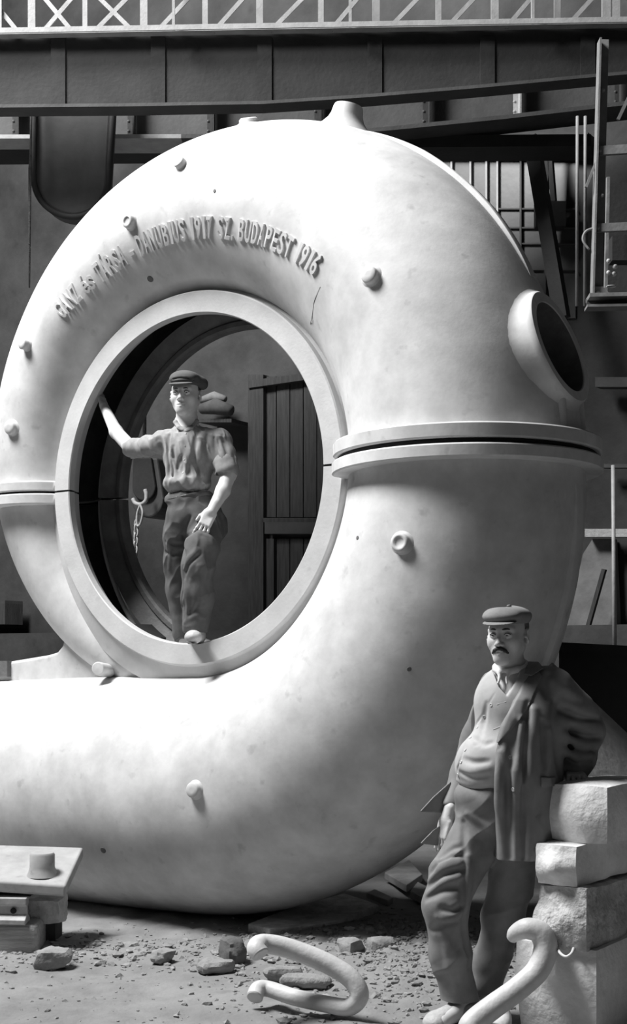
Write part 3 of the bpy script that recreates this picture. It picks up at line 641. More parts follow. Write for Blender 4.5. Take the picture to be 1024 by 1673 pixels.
# scrap lying on the sand under and behind the casing
def flat(name, pts, z, t, mat, label, cat, tilt=None):
    V = [gp(x, y, z + (tilt[i] if tilt else 0)) for i, (x, y) in enumerate(pts)]
    o = MB().prism(V, (0, 0, -t)).build(name, mat); bevel(o, .006); return tag(o, label, cat)
flat('mortar_board', [(405, 1509), (470, 1484), (562, 1459), (600, 1471), (618, 1478), (560, 1502), (500, 1512), (440, 1518)], .035, .05, M['rubble'], 'flat mottled mortar covered board lying on the sand under the casing', 'board')
flat('scrap_sheet', [(628, 1425), (668, 1404), (690, 1428), (664, 1446)], .06, .05, M['sheet'], 'pale four cornered scrap sheet on the floor behind the casing', 'scrap')
flat('scrap_sheet', [(670, 1455), (682, 1440), (735, 1466), (722, 1483)], .05, .05, M['sheet'], 'long narrow scrap sheet on the floor beside the standing man', 'scrap')
flat('scrap_sheet', [(598, 1458), (612, 1452), (642, 1466), (634, 1471)], .03, .04, M['sheet'], 'small scrap sheet on the floor next to the mortar covered board', 'scrap')
def stone_thing(x, y, sx, sy, sz, seed, mat, label, name='loose_stone', yaw=0):
    c = gp(x, y, sz * .35); R = np.array(Matrix.Rotation(yaw, 3, 'Z'))
    return tag(stone_mesh(c, R, (sx, sy, sz), min(sx, sy, sz) * .28, seed, mat, name, sub=5, sq=.62), label, 'stone')
stone_thing(381, 1556, .10, .12, .13, 31, M['rough_iron'], 'dark upright brick fragment beside the U shaped hook', 'brick_fragment', .5)
stone_thing(352, 1578, .16, .12, .06, 33, M['clod'], 'flat pale stone beside the dark brick fragment', yaw=.3)
stone_thing(266, 1562, .10, .10, .06, 35, M['clod'], 'grey lump on the sand under the inlet pipe', yaw=.8)
stone_thing(84, 1566, .16, .12, .09, 37, M['clod'], 'crumbly pale clod beside the timber block', yaw=.2)
stone_thing(462, 1590, .16, .1, .06, 38, M['clod'], 'pale stone lying inside the curve of the U shaped hook', yaw=.2)
stone_thing(498, 1602, .22, .1, .05, 39, M['clod'], 'long flat stone lying inside the curve of the U shaped hook', yaw=-.2)
stone_thing(575, 1552, .11, .1, .10, 41, M['clod'], 'grey angular stone behind the bend of the U shaped hook', yaw=.7)
stone_thing(622, 1548, .12, .1, .09, 43, M['clod'], 'grey angular stone on the rubble between hook and standing man', yaw=.2)
def clods():
    base = []
    for k in range(6):
        bm = bmesh.new(); bmesh.ops.create_icosphere(bm, subdivisions=1, radius=1)
        V = np.array([v.co[:] for v in bm.verts]); F = [[v.index for v in f.verts] for f in bm.faces]; bm.free()
        base.append((V * (1 + .3 * rng.standard_normal((len(V), 1))) * np.array((1, rng.uniform(.6, 1), rng.uniform(.4, .7))), F))
    V = []; F = []; n = 0
    def put(x, y, s):
        nonlocal n
        b, f = base[rng.integers(6)]; a = rng.uniform(0, 6.28); R = np.array(Matrix.Rotation(a, 3, 'Z'))
        V.append(b * s @ R.T + np.array((x, y, float(gz(x, y)) + s * .15))); F.extend([[i + n for i in q] for q in f]); n += len(b)
    for _ in range(2600):
        x, y = rng.normal(.45, .5), rng.normal(6.75, .55)
        if 5.5 < y < 8.2: put(x, y, abs(rng.normal(0, .010)) + .003)
    for _ in range(700):
        put(rng.uniform(-1.9, 1.2), rng.uniform(5.3, 7.8), abs(rng.normal(0, .006)) + .003)
    for _ in range(500):
        put(rng.normal(-1.15, .5), rng.normal(7.0, .2), abs(rng.normal(0, .012)) + .004)
    o = mesh('sand_clods', np.concatenate(V), F, M['clod'], origin=(0, 6.5, 0)); o['kind'] = 'stuff'; o['label'] = 'small crumbs and clods of sand strewn over the floor'; o['category'] = 'clods'
clods()

# ------------------------------------------------------------------ sculpting: distance fields meshed with surface nets
class S:
    "list of primitives combined in order; every primitive is culled by its bounding sphere"
    def __init__(s): s.P = []; s.post = []
    def put(s, f, c, r, op='+', k=.02): s.P.append((f, np.array(c, float), r, op, k)); return s
    def ell(s, c, r, R=None, op='+', k=.02):
        c = np.array(c, float); r = np.array(r, float); R_ = None if R is None else np.array(R, float)
        def f(p):
            q = p - c
            if R_ is not None: q = q @ R_
            a = np.linalg.norm(q / r, axis=1); b = np.linalg.norm(q / (r * r), axis=1) + 1e-9
            return a * (a - 1) / b
        return s.put(f, c, r.max(), op, k)
    def cone(s, a, b, ra, rb, op='+', k=.02, fl=None):
        "rounded cone; fl=(axis, factor) flattens it along a direction"
        a = np.array(a, float); b = np.array(b, float); ab = b - a; L2 = ab @ ab + 1e-12
        def f(p):
            q = p - a; t = np.clip(q @ ab / L2, 0, 1); v = q - t[:, None] * ab
            if fl is not None:
                ax = np.array(fl[0], float); ax /= np.linalg.norm(ax); v = v + ((v @ ax) * (1 / fl[1] - 1))[:, None] * ax
            return np.linalg.norm(v, axis=1) - (ra + t * (rb - ra))
        return s.put(f, (a + b) / 2, np.linalg.norm(ab) / 2 + max(ra, rb), op, k)
    def chain(s, pts, rs, op='+', k=.02, fl=None):
        for i in range(len(pts) - 1): s.cone(pts[i], pts[i + 1], rs[i], rs[i + 1], op, k, fl)
        return s
    def stroke(s, pts, r, depth, k=.02):
        "fold: raised (depth>0) or sunk (depth<0) line along pts lying on the surface"
        return s.line(catmull(pts, 4), r, '+' if depth > 0 else '-', k)
    def line(s, P, r, op='+', k=.02):
        "one rounded line of even (or tapering) radius"
        P = np.array(P, float); R_ = np.broadcast_to(r, (len(P),)).astype(float)
        def f(p):
            d = np.full(len(p), 9.)
            for i in range(len(P) - 1):
                ab = P[i + 1] - P[i]; q = p - P[i]; t = np.clip(q @ ab / (ab @ ab + 1e-12), 0, 1)
                d = np.minimum(d, np.linalg.norm(q - t[:, None] * ab, axis=1) - R_[i] - t * (R_[i + 1] - R_[i]))
            return d
        c = (P.min(0) + P.max(0)) / 2
        return s.put(f, c, np.linalg.norm(P - c, axis=1).max() + R_.max(), op, k)
    def box(s, c, h, R=None, rd=.01, op='+', k=.02):
        c = np.array(c, float); h = np.array(h, float) - rd; R_ = None if R is None else np.array(R, float)
        def f(p):
            q = p - c
            if R_ is not None: q = q @ R_
            q = np.abs(q) - h
            return np.linalg.norm(np.maximum(q, 0), axis=1) + np.minimum(q.max(1), 0) - rd
        return s.put(f, c, np.linalg.norm(h) + rd, op, k)
    def sub(s, other, c, r, op='+', k=.02): return s.put(other, c, r, op, k)
    def __call__(s, p):
        p = np.asarray(p, float); d = np.full(len(p), .5)
        if not len(p): return d
        pl, ph = p.min(0), p.max(0)
        for f, c, r, op, k in s.P:
            if np.linalg.norm(np.clip(c, pl, ph) - c) > r + k + .07: continue
            m = ((p - c) ** 2).sum(1) < (r + k + .07) ** 2
            if not m.any(): continue
            e = f(p[m]); a = d[m]
            if op == '+':
                h = np.maximum(k - np.abs(a - e), 0) / max(k, 1e-6); d[m] = np.minimum(a, e) - h * h * k * .25
            elif op == '-':
                h = np.maximum(k - np.abs(a + e), 0) / max(k, 1e-6); d[m] = np.maximum(a, -e) + h * h * k * .25
            else:
                d[m] = np.maximum(a, e)
        for g in s.post: d = g(p, d)
        return d
def poly2(poly):
    "signed distance to a polygon in the (x, z) plane"
    P = np.array(poly, float)
    def f(x, z):
        d = np.full(x.shape, 1e9); ins = np.zeros(x.shape, bool); n = len(P)
        for i in range(n):
            a, b = P[i], P[(i + 1) % n]; e = b - a; wx, wz = x - a[0], z - a[1]
            t = np.clip((wx * e[0] + wz * e[1]) / (e @ e), 0, 1); d = np.minimum(d, (wx - t * e[0]) ** 2 + (wz - t * e[1]) ** 2)
            c = ((a[1] > z) != (b[1] > z)) & (x < (b[0] - a[0]) * (z - a[1]) / (b[1] - a[1] + 1e-12) + a[0]); ins ^= c
        d = np.sqrt(d); return np.where(ins, -d, d)
    return f
def surface_nets(f, lo, hi, h):
    "block-sparse naive surface nets"
    lo = np.array(lo, float); hi = np.array(hi, float); B = 8
    nb = np.ceil((hi - lo) / (h * B)).astype(int) + 1
    bi = np.stack(np.meshgrid(*[np.arange(k) for k in nb], indexing='ij'), -1).reshape(-1, 3)
    q = bi // 4; bi = bi[np.lexsort((q[:, 2], q[:, 1], q[:, 0]))]
    dc = np.concatenate([f(lo + (c + .5) * B * h) for c in np.array_split(bi, max(1, len(bi) // 2000))]); bi = bi[np.abs(dc) < B * h * .90 + .008]
    g = np.stack(np.meshgrid(*[np.arange(B + 1)] * 3, indexing='ij'), -1).reshape(-1, 3)
    n = nb * B + 2; st_ = np.array((n[1] * n[2], n[2], 1))
    keys = []; pos = []; edges = []
    cor = np.array([(i, j, k) for i in (0, 1) for j in (0, 1) for k in (0, 1)])
    ed = [(a, b) for a in range(8) for b in range(a + 1, 8) if np.abs(cor[a] - cor[b]).sum() == 1]
    for c0 in range(0, len(bi), 40):
        bb = bi[c0:c0 + 40]; P = (bb[:, None, :] * B + g[None]); D = f((lo + P.reshape(-1, 3) * h)).reshape(len(bb), B + 1, B + 1, B + 1)
        C = np.stack([D[:, i:B + i, j:B + j, k:B + k] for i, j, k in cor], -1); neg = C < 0
        act = neg.any(-1) & ~neg.all(-1); idx = np.argwhere(act)
        if len(idx):
            cv = C[act]; cell = bb[idx[:, 0]] * B + idx[:, 1:]
            acc = np.zeros((len(cv), 3)); cnt = np.zeros(len(cv))
            for a, b in ed:
                m = (cv[:, a] < 0) != (cv[:, b] < 0); t = cv[m, a] / (cv[m, a] - cv[m, b])
                acc[m] += cor[a] + t[:, None] * (cor[b] - cor[a]); cnt[m] += 1
            pos.append(lo + (cell + acc / cnt[:, None]) * h); keys.append(cell @ st_)
        for ax in range(3):
            sl = [slice(0, B)] * 3; s2 = list(sl); s2[ax] = slice(1, B + 1)
            a = D[(slice(None), *sl)] < 0; b = D[(slice(None), *s2)] < 0; q = np.argwhere(a != b)
            if len(q):
                e = bb[q[:, 0]] * B + q[:, 1:]; edges.append(np.column_stack((e, np.full(len(q), ax), a[tuple(q.T)])))
    keys = np.concatenate(keys); pos = np.concatenate(pos); o = np.argsort(keys); keys = keys[o]; pos = pos[o]
    E = np.concatenate(edges); F = []
    for ax in range(3):
        e = E[E[:, 3] == ax]; u, v = np.eye(3, dtype=int)[(ax + 1) % 3], np.eye(3, dtype=int)[(ax + 2) % 3]
        c = e[:, :3]; k = np.stack([(c) @ st_, (c - u) @ st_, (c - u - v) @ st_, (c - v) @ st_], 1)
        i = np.searchsorted(keys, k); i = np.clip(i, 0, len(keys) - 1); ok = (keys[i] == k).all(1)
        i = i[ok]; fl = e[ok, 4] == 0; i[fl] = i[fl][:, ::-1]; F.append(i)
    return pos, np.concatenate(F)
def sculpt(name, f, lo, hi, h, mat, parent=None, origin=None):
    V, F = surface_nets(f, lo, hi, h)
    if parent is not None: off = world_origin(parent)
    else: off = np.array(origin, float)
    me = bpy.data.meshes.new(name); me.vertices.add(len(V)); me.vertices.foreach_set('co', (V - off).astype(np.float32).ravel())
    me.loops.add(F.size); me.loops.foreach_set('vertex_index', F.ravel().astype(np.int32)); me.polygons.add(len(F))
    me.polygons.foreach_set('loop_start', np.arange(0, F.size, 4, dtype=np.int32)); me.update(calc_edges=True); me.validate()
    return link(name, me, mat, parent, origin if parent is None else None, smooth=True)
def hit(f, x, y, d0_, d1_):
    "first point of a distance field along the ray through a pixel, with its normal"
    t = np.linspace(d0_, d1_, 500); P = np.array([px(x, y, q) for q in t]); v = f(P); i = np.where(v < 0)[0]
    i = i[0] if len(i) else int(np.argmin(v)); p = P[i]; e = 2e-3
    n = np.array([f((p + e * np.eye(3)[k])[None])[0] - f((p - e * np.eye(3)[k])[None])[0] for k in range(3)]); return p, n / (np.linalg.norm(n) + 1e-9)
def folds(amp, sc, stretch, seed):
    "cloth relief: stretched noise"
    A = np.array(stretch, float)
    def g(p, d):
        m = np.abs(d) < .05
        if m.any(): d = d.copy(); q = value_noise(p[m] * A, sc, seed); d[m] += amp * q
        return d
    return g
def creases(amp, sc, stretch, seed, shear=0.0):
    "sharp connected ridges like crumpled cloth"
    A = np.array(stretch, float)
    def g(p, d):
        m = np.abs(d) < .05
        if m.any():
            d = d.copy(); q = p[m] + shear * p[m][:, [2, 0, 0]] * np.array((1, 0, 0)); n = value_noise(q * A, sc, seed) + .35 * value_noise(q * A, sc * 2.3, seed + 5)
            d[m] -= amp * np.clip(1 - np.abs(n) * 2.2, 0, 1) ** 1.3 - amp * .3
        return d
    return g
def Rz(a): return np.array(Matrix.Rotation(a, 3, 'Z'))
def Rx(a): return np.array(Matrix.Rotation(a, 3, 'X'))
def Ry(a): return np.array(Matrix.Rotation(a, 3, 'Y'))

# ---- head in its own frame: x = person's left, y = forward, z = up, origin between the ears at eye level
def head_field(eye_x=.031, stout=0.0, ear=1.0):
    h = S()
    h.ell((0, -.014, .034), (.0755 + stout * .4, .097, .079), k=.02)
    h.ell((0, .026, -.022), (.0625 + stout, .064, .088), k=.035)
    for s in (-1, 1):
        h.cone((s * (.050 + stout), -.005, -.052), (s * .014, .066, -.100), .022, .020, k=.03)
        h.ell((s * (.040 + stout * .6), .052, -.030), (.024, .026, .026), k=.03)
        h.cone((s * .012, .086, .021), (s * .044, .070, .024), .0085, .008, k=.018)
    h.ell((0, .070, -.099), (.025, .020, .019), k=.022)
    h.ell((0, .074, -.069), (.030, .022, .022), k=.025)
    for s in (-1, 1):
        h.ell((s * eye_x, .097, -.001), (.019, .017, .0125), op='-', k=.016)
        h.ell((s * eye_x, .0745, -.001), (.0150, .0150, .0135), k=.004)
    h.cone((0, .083, .012), (0, .108, -.034), .0080, .0110, k=.014)
    h.ell((0, .110, -.036), (.0115, .0110, .0095), k=.008)
    for s in (-1, 1):
        h.ell((s * .0125, .098, -.040), (.0085, .0105, .0080), k=.006)
        h.ell((s * .0075, .104, -.0475), (.0035, .005, .004), op='-', k=.004)
    # upper lid fold and eye slit
    for s in (-1, 1):
        h.ell((s * eye_x, .0905, -.0015), (.0125, .0045, .0048), op='-', k=.003)
        h.chain([(s * (eye_x - .014), .083, .001), (s * eye_x, .0905, .0068), (s * (eye_x + .015), .0805, .002)], (.0024, .0030, .0024), k=.005)
        h.chain([(s * (eye_x - .013), .083, -.003), (s * eye_x, .0880, -.0085), (s * (eye_x + .014), .0805, -.004)], (.0018, .0022, .0018), k=.005)
    # lips
    h.chain([(-.023, .086, -.0685), (-.007, .0955, -.0650), (0, .0955, -.0660), (.007, .0955, -.0650), (.023, .086, -.0685)], (.003, .0052, .005, .0052, .003), k=.006)
    h.chain([(-.020, .086, -.0720), (0, .0945, -.0775), (.020, .086, -.0720)], (.003, .0062, .003), k=.006)
    h.chain([(-.024, .0905, -.0698), (0, .1010, -.0706), (.024, .0905, -.0698)], (.0014, .0018, .0014), op='-', k=.003)
    for s in (-1, 1):
        h.ell((s * (.0815 + stout), -.014, -.006), (.009 * ear, .022, .034), R=Rz(-s * .55), k=.008)
        h.ell((s * (.0915 + stout), -.008, -.002), (.007, .012, .022), op='-', k=.006)
        h.ell((s * (.081 + stout), .008, -.008), (.005, .006, .008), k=.005)
    h.cone((0, -.022, -.055), (0, -.040, -.21), .052 + stout * .6, .058 + stout, k=.03)
    return h
def placed(f, c, R, s=1.0):
    c = np.array(c, float); R = np.array(R, float); return lambda p: f((p - c) @ R / s) * s
def hand_field(curl=(.25, .3, .3, .35), spread=.06, thumb=.55, side=1):
    "wrist at the origin, fingers along +y, thumb towards side*x, back of the hand up +z"
    h = S(); h.cone((0, -.06, 0), (0, .005, 0), .026, .024, k=.02, fl=((0, 0, 1), .78))
    h.box((0, .045, 0), (.039, .048, .0125), rd=.0125, k=.02)
    h.ell((side * .022, .025, -.008), (.018, .03, .015), k=.02)
    for i, (x, L) in enumerate(((.029, .072), (.010, .080), (-.010, .075), (-.029, .059))):
        x *= side; a = curl[i]; p = np.array((x, .085, 0)); ang = 0; yaw = spread * (1.5 - i) * side; r = .0088 - .0008 * (i == 3)
        for k, l in enumerate((.46, .31, .23)):
            ang += a * (1.0 if k else .7); q = p + L * l * np.array((math.sin(yaw), math.cos(yaw) * math.cos(ang), -math.sin(ang)))
            h.cone(p, q, r, r - .0008, k=.004); h.ell(p + np.array((0, 0, .0015)), (r, r, r), k=.004); p = q; r -= .0008
    p = np.array((side * .024, .012, -.006)); d = np.array((side * math.sin(thumb), math.cos(thumb), -.25)); d /= np.linalg.norm(d)
    q = p + d * .045; r_ = q + (d + np.array((-side * .35, .2, -.1))) * .030
    h.cone(p, q, .0135, .0115, k=.014); h.cone(q, r_, .0110, .0095, k=.004)
    return h
def face_parts(body, c, R, s, eye_x, gaze, brow, bw=1.0, eyeball=.0128):
    "eyes and eyebrows"
    W_ = lambda v: np.array(c) + (np.array(R, float) @ np.array(v, float)) * s
    Fw = np.array(R, float) @ np.array((gaze[0], 1, gaze[1])); Fw /= np.linalg.norm(Fw)
    for sd in (-1, 1):
        ctr = W_((sd * eye_x, .0755, -.0012)); r = eyeball * s
        eye = MB(); prof = [(0, -r)] + [(r * math.sin(t), -r * math.cos(t)) for t in np.linspace(.25, math.pi - .25, 14)] + [(0, r)]
        e = eye.lathe(ctr, Fw, prof, 24).build('eye', M['eye_white'], body, smooth=True)
        MB().lathe(ctr, Fw, [(0, r * 1.035), (.0030 * s, r * 1.02), (.0052 * s, r * .945), (.0056 * s, r * .90)], 20).build('iris', M['iris'], e, smooth=True)
        MB().tube(catmull([W_((sd * (eye_x - .0125), .0865, .0015)), W_((sd * (eye_x - .005), .0925, .0052)), W_((sd * (eye_x + .006), .0915, .0052)), W_((sd * (eye_x + .0145), .0840, .0015))], 5), .0015 * s, 6).build('eyelash', M['hair'], body, smooth=True)
        b = S(); b.line(catmull([W_((sd * .012, .0940, .0215 + brow)), W_((sd * .022, .0925, .0235 + brow)), W_((sd * .034, .0865, .0245 + brow)), W_((sd * .047, .0755, .0205 + brow))], 4), np.interp(np.linspace(0, 1, 13), (0, .3, .7, 1), (.0030, .0042, .0038, .0022)) * s * bw)
        q = W_((sd * .03, .085, .02)); sculpt('eyebrow', b, q - .04, q + .04, .0016, M['hair'], body)

# ------------------------------------------------------------------ figures
def fold_px(sd, base, pts, r, up, D, k=.018, lift=.35):
    "lay a fold line on a garment along pixels; up=True ridge, False valley"
    P = []
    for (x, y) in pts:
        p, n = hit(base, x, y, D - .5, D + .5); P.append(p - n * r * lift if up else p + n * r * lift)
    P = catmull(P, 4) if len(P) > 2 else np.linspace(P[0], P[1], 5)
    n = len(P); sd.line(P, r * np.sin(np.linspace(.25, math.pi - .25, n)) ** .5, '+' if up else '-', k)
def clone(sd): c = S(); c.P = list(sd.P); c.post = list(sd.post); return c
def button_px(f, x, y, D, r, name, mat, parent):
    p, n = hit(f, x, y, D - .5, D + .5)
    return MB().lathe(p - n * .002, n, [(r, 0), (r, .003), (r * .8, .0055), (r * .6, .004), (0, .004)], 14).build(name, mat, parent, smooth=True)
def piece(garment, poly, lift, ylo, yhi, thick=.03):
    "raised cloth piece: the garment's surface lifted, cut to a polygon in (x, z)"
    g = poly2(poly)
    return lambda p: np.maximum(np.maximum(garment(p) - lift, -(garment(p) + thick)), np.maximum(g(p[:, 0], p[:, 2]), np.maximum(ylo - p[:, 1], p[:, 1] - yhi)))

def older_man():
    D = 5.62; O = lambda x, y, dy=0.0: px(x, y, D + dy); XZ = lambda pts: [(O(x, y)[0], O(x, y)[2]) for x, y in pts]
    Z = lambda y: float(O(500, y)[2])
    org = (float(O(765, 1660)[0]), D, 0.0)
    yaw = math.pi - math.radians(29); HR = Rz(yaw) @ Rx(-.03); HC = O(829, 1037, -.02); TR = Rz(math.pi - math.radians(33))
    hd = head_field(stout=.001)
    # body
    b = S(); b.sub(placed(hd, HC, HR), HC + np.array((.01, .02, -.04)), .22, k=.001)
    b.cone(O(834, 1092, .03), O(838, 1130, .04), .060, .075, k=.03)
    b.ell(O(838, 1160, .03), (.150, .115, .17), TR, k=.05); b.cone(O(812, 1122, .12), O(893, 1120, -.03), .05, .06, k=.05)
    b.ell(O(808, 1255, 0), (.145, .13, .14), TR, k=.08); b.ell(O(818, 1340, .02), (.16, .12, .11), TR, k=.06)
    LL = [O(845, 1370, .04), O(828, 1490, .07), O(785, 1628, .13)]; RL = [O(776, 1370, .02), O(728, 1478, -.06), O(755, 1635, .0)]
    for q in (LL, RL): b.chain(q, (.085, .060, .036), k=.03)
    LA = [O(900, 1126, -.03), O(955, 1198, .10), O(937, 1262, .03)]; RA = [O(806, 1130, .15), O(770, 1225, .24), O(730, 1338, .13)]
    b.chain(LA, (.058, .046, .030), k=.02); b.chain(RA, (.055, .044, .028), k=.02)
    hl = O(937, 1262, .03); hy = np.array((-.1, -.95, -.12)); hy /= np.linalg.norm(hy); hz = np.array((0, 0, 1.)) - hy * hy[2]; hz /= np.linalg.norm(hz)
    b.sub(placed(hand_field(side=-1), hl, np.stack((np.cross(hy, hz), hy, hz), 1)), hl + hy * .08, .14, k=.012)
    hr = O(729, 1340, .12); hy = np.array((-.28, -.1, -.95)); hy /= np.linalg.norm(hy); hz = np.array((-.75, -.6, .1)); hz -= hy * (hz @ hy); hz /= np.linalg.norm(hz)
    b.sub(placed(hand_field(), hr, np.stack((np.cross(hy, hz), hy, hz), 1), .9), hr + hy * .08, .14, k=.012)
    for q, t in ((LL[-1], (-.06, -.16)), (RL[-1], (-.10, -.17))):
        f0 = np.array((q[0], q[1], .055)); b.cone(q, f0, .036, .034, k=.02); b.cone(f0, f0 + np.array((t[0], t[1], -.012)), .034, .028, k=.02)
    lo, hi = O(660, 1680, -.5), O(1010, 975, .5); lo[2] = -.02
    man = sculpt('person', b, lo, hi, .0034, M['skin_tan'], origin=org)
    tag(man, 'man in flat cap, open jacket and waistcoat leaning with one arm on the stone stack', 'person')
    face_parts(man, HC, HR, 1.0, .031, (.20, -.02), .000)
    W_ = lambda v: HC + HR @ np.array(v, float)
    # moustache, hair, cap
    m = S()
    for s in (-1, 1): m.line(catmull([W_((s * .001, .100, -.0545)), W_((s * .011, .0995, -.0570)), W_((s * .023, .0940, -.0635)), W_((s * .034, .0850, -.0745))], 4), np.interp(np.linspace(0, 1, 13), (0, .3, .65, 1), (.0060, .0082, .0078, .0040)), k=.006)
    m.post.append(folds(.0012, 220, (1, 1, .3), 4))
    sculpt('moustache', m, W_((0, .09, -.065)) - .07, W_((0, .09, -.065)) + .07, .0018, M['hair'], man)
    hs = S(); hs.ell((0, -.020, .034), (.0800, .099, .080)); hs.box((0, .085, 0), (.2, .075, .2), rd=.01, op='-', k=.02); hs.box((0, .0, -.13), (.2, .2, .088), rd=.01, op='-', k=.02)
    for s in (-1, 1): hs.ell((s * .083, -.004, -.012), (.012, .03, .038), op='-', k=.004)
    sculpt('hair', placed(hs, HC, HR), HC - .16, HC + .16, .0030, material('greying_hair', .13, .7, .4, 60, .3, 200), man)
    c = S(); c.ell((0, -.006, .080), (.096, .118, .043), Rx(.03), k=.02); c.ell((0, -.012, .060), (.083, .105, .026), k=.02); c.ell((.0, .070, .077), (.080, .055, .030), Rx(-.12), k=.02)
    c.ell((0, -.012, .02), (.076, .094, .052), op='-', k=.01)
    c.ell((0, .040, .128), (.09, .05, .010), Rx(.1), op='-', k=.02)
    c.ell((.05, -.05, .118), (.05, .04, .012), Rz(.4), op='-', k=.02)
    capo = sculpt('flat_cap', placed(c, HC, HR), HC - .18, HC + .18, .0032, M['cap_grey'], man)
    br = S(); br.ell((0, .090, .052), (.072, .056, .0075), Rx(-.20), k=.005); br.ell((0, .0, .05), (.078, .092, .05), op='-', k=.004)
    sculpt('cap_peak', placed(br, HC, HR), HC - .2, HC + .2, .0028, M['cap_grey'], capo)
    q = W_((-.01, .005, .1205)); MB().lathe(q, (0, 0, 1), [(.010, -.004), (.009, .003), (0, .005)], 14).build('cap_button', M['cap_grey'], capo, smooth=True)
    # shirt with stand collar
    s_ = S(); s_.ell(O(836, 1158, .03), (.148, .118, .178), TR); s_.cone(O(833, 1096, .035), O(836, 1125, .04), .068, .085, k=.03)
    cz = Z(1106); s_.put(lambda p: .62 * (p[:, 0] - HC[0]) * 0 + (p[:, 2] - (Z(1091) + .12 * (p[:, 1] - D - .03))), O(835, 1095), .3, 'and')
    s_.box(O(835, 1240, .03), (.3, .3, Z(1170) - Z(1310)), rd=.0, op='-', k=.005)
    sculpt('shirt', s_, O(770, 1185, -.25), O(905, 1075, .25), .0036, M['collar'], man)
    kc = S(); tt = np.linspace(0, 2 * math.pi, 25)
    kc.line([W_((.068 * math.sin(a), -.030 + .070 * math.cos(a), -.128 - .020 * math.cos(a))) for a in tt], .0085)
    for s in (-1, 1): kc.line(catmull([W_((s * .046, .020, -.146)), W_((s * .026, .042, -.156)), W_((s * .016, .056, -.178)), W_((s * .020, .064, -.200))], 4), np.linspace(.0095, .005, 13))
    sculpt('shirt_collar', kc, W_((0, 0, -.15)) - .13, W_((0, 0, -.15)) + .13, .003, M['collar'], man)
    # waistcoat
    v = S(); v.ell(O(837, 1152, .02), (.168, .138, .175), TR, k=.05); v.ell(O(806, 1250, -.005), (.163, .155, .145), TR, k=.10)
    v.cone(O(812, 1122, .12), O(880, 1118, -.01), .045, .055, k=.05)
    nk = poly2(XZ([(802, 1080), (852, 1080), (842, 1104), (822, 1136), (811, 1122)]))
    v.put(lambda p: np.maximum(nk(p[:, 0], p[:, 2]), p[:, 1] - (D + .02)), O(825, 1105, -.06), .14, '-', .006)
    neckc = HC + HR @ np.array((0, -.035, -.12)); v.cone(neckc + np.array((0, 0, .08)), neckc - np.array((0, 0, .03)), .082, .066, op='-', k=.01)
    hem = poly2(XZ([(600, 1298), (728, 1296), (742, 1282), (750, 1296), (800, 1293), (960, 1285), (960, 1500), (600, 1500)]))
    v.put(lambda p: hem(p[:, 0], p[:, 2]), O(800, 1340), .5, '-', .006)
    vb = clone(v)
    for pts in ([(757, 1240), (775, 1246), (797, 1244)], [(752, 1262), (772, 1270), (798, 1268)], [(770, 1205), (788, 1216), (803, 1214)], [(795, 1150), (790, 1180), (778, 1215)]): fold_px(v, vb, pts, .010, False, D, .018, .55)
    for pts in ([(748, 1252), (770, 1258), (797, 1256)], [(745, 1276), (768, 1284), (796, 1281)]): fold_px(v, vb, pts, .012, True, D, .02, .75)
    fold_px(v, vb, [(808, 1133), (797, 1152), (786, 1171), (772, 1192), (762, 1212), (754, 1235), (747, 1262), (741, 1282)], .006, False, D, .006, .75)
    v.post.append(folds(.0022, 14, (1, 1, 1.6), 3))
    vest = sculpt('waistcoat', v, O(715, 1310, -.4), O(925, 1075, .3), .0040, M['vest'], man)
    for x, y in ((802, 1152), (791, 1171), (780, 1188), (768, 1205), (760, 1225), (753, 1245), (748, 1266)): button_px(v, x, y, D, .0075, 'button', M['button'], vest)
    for pts in ([(812, 1151), (826, 1147)], [(806, 1192), (820, 1186)]):
        w = S(); q = [hit(v, x, y, D - .5, D + .5)[0] for x, y in pts]; w.cone(q[0], q[1], .0030, .0030); sculpt('pocket_welt', w, np.minimum(*q) - .02, np.maximum(*q) + .02, .002, M['vest'], vest)
    # trousers
    t = S(); t.ell(O(812, 1330, .01), (.172, .142, .13), TR, k=.06); t.ell(O(800, 1300, .0), (.155, .135, .09), TR, k=.05)
    t.chain([O(776, 1372, .02), O(742, 1430, -.02), O(727, 1478, -.055), O(735, 1560, -.03), O(755, 1645, .0)], (.112, .098, .090, .082, .074), k=.04)
    t.chain([O(842, 1375, .04), O(836, 1440, .07), O(822, 1500, .08), O(802, 1570, .11), O(785, 1638, .13)], (.108, .092, .084, .076, .070), k=.03)
    t.put(lambda p: Z(1648) + .01 * np.sin(p[:, 0] * 20) - p[:, 2], O(770, 1600), .45, 'and')
    tb = clone(t)
    for pts, r in (([(705, 1425), (725, 1408), (752, 1398)], .011), ([(698, 1448), (722, 1430), (752, 1420)], .012), ([(695, 1468), (722, 1455), (750, 1448)], .011), ([(722, 1484), (738, 1490), (757, 1478)], .014),
                   ([(720, 1400), (740, 1388), (756, 1384)], .010), ([(757, 1345), (759, 1400), (756, 1452)], .012), ([(757, 1460), (758, 1500), (762, 1540), (768, 1580)], .013), ([(705, 1520), (725, 1510), (748, 1505)], .010)):
        fold_px(t, tb, pts, r, False, D, .022, .42)
    for pts, r in (([(700, 1438), (724, 1418), (754, 1408)], .011), ([(697, 1460), (722, 1442), (752, 1433)], .011), ([(715, 1498), (735, 1500), (757, 1490)], .012), ([(722, 1530), (742, 1560), (752, 1600)], .014), ([(765, 1330), (790, 1345), (800, 1352)], .010), ([(764, 1400), (766, 1440), (764, 1480)], .011), ([(728, 1545), (735, 1580), (742, 1615)], .012)):
        fold_px(t, tb, pts, r, True, D, .024, .62)
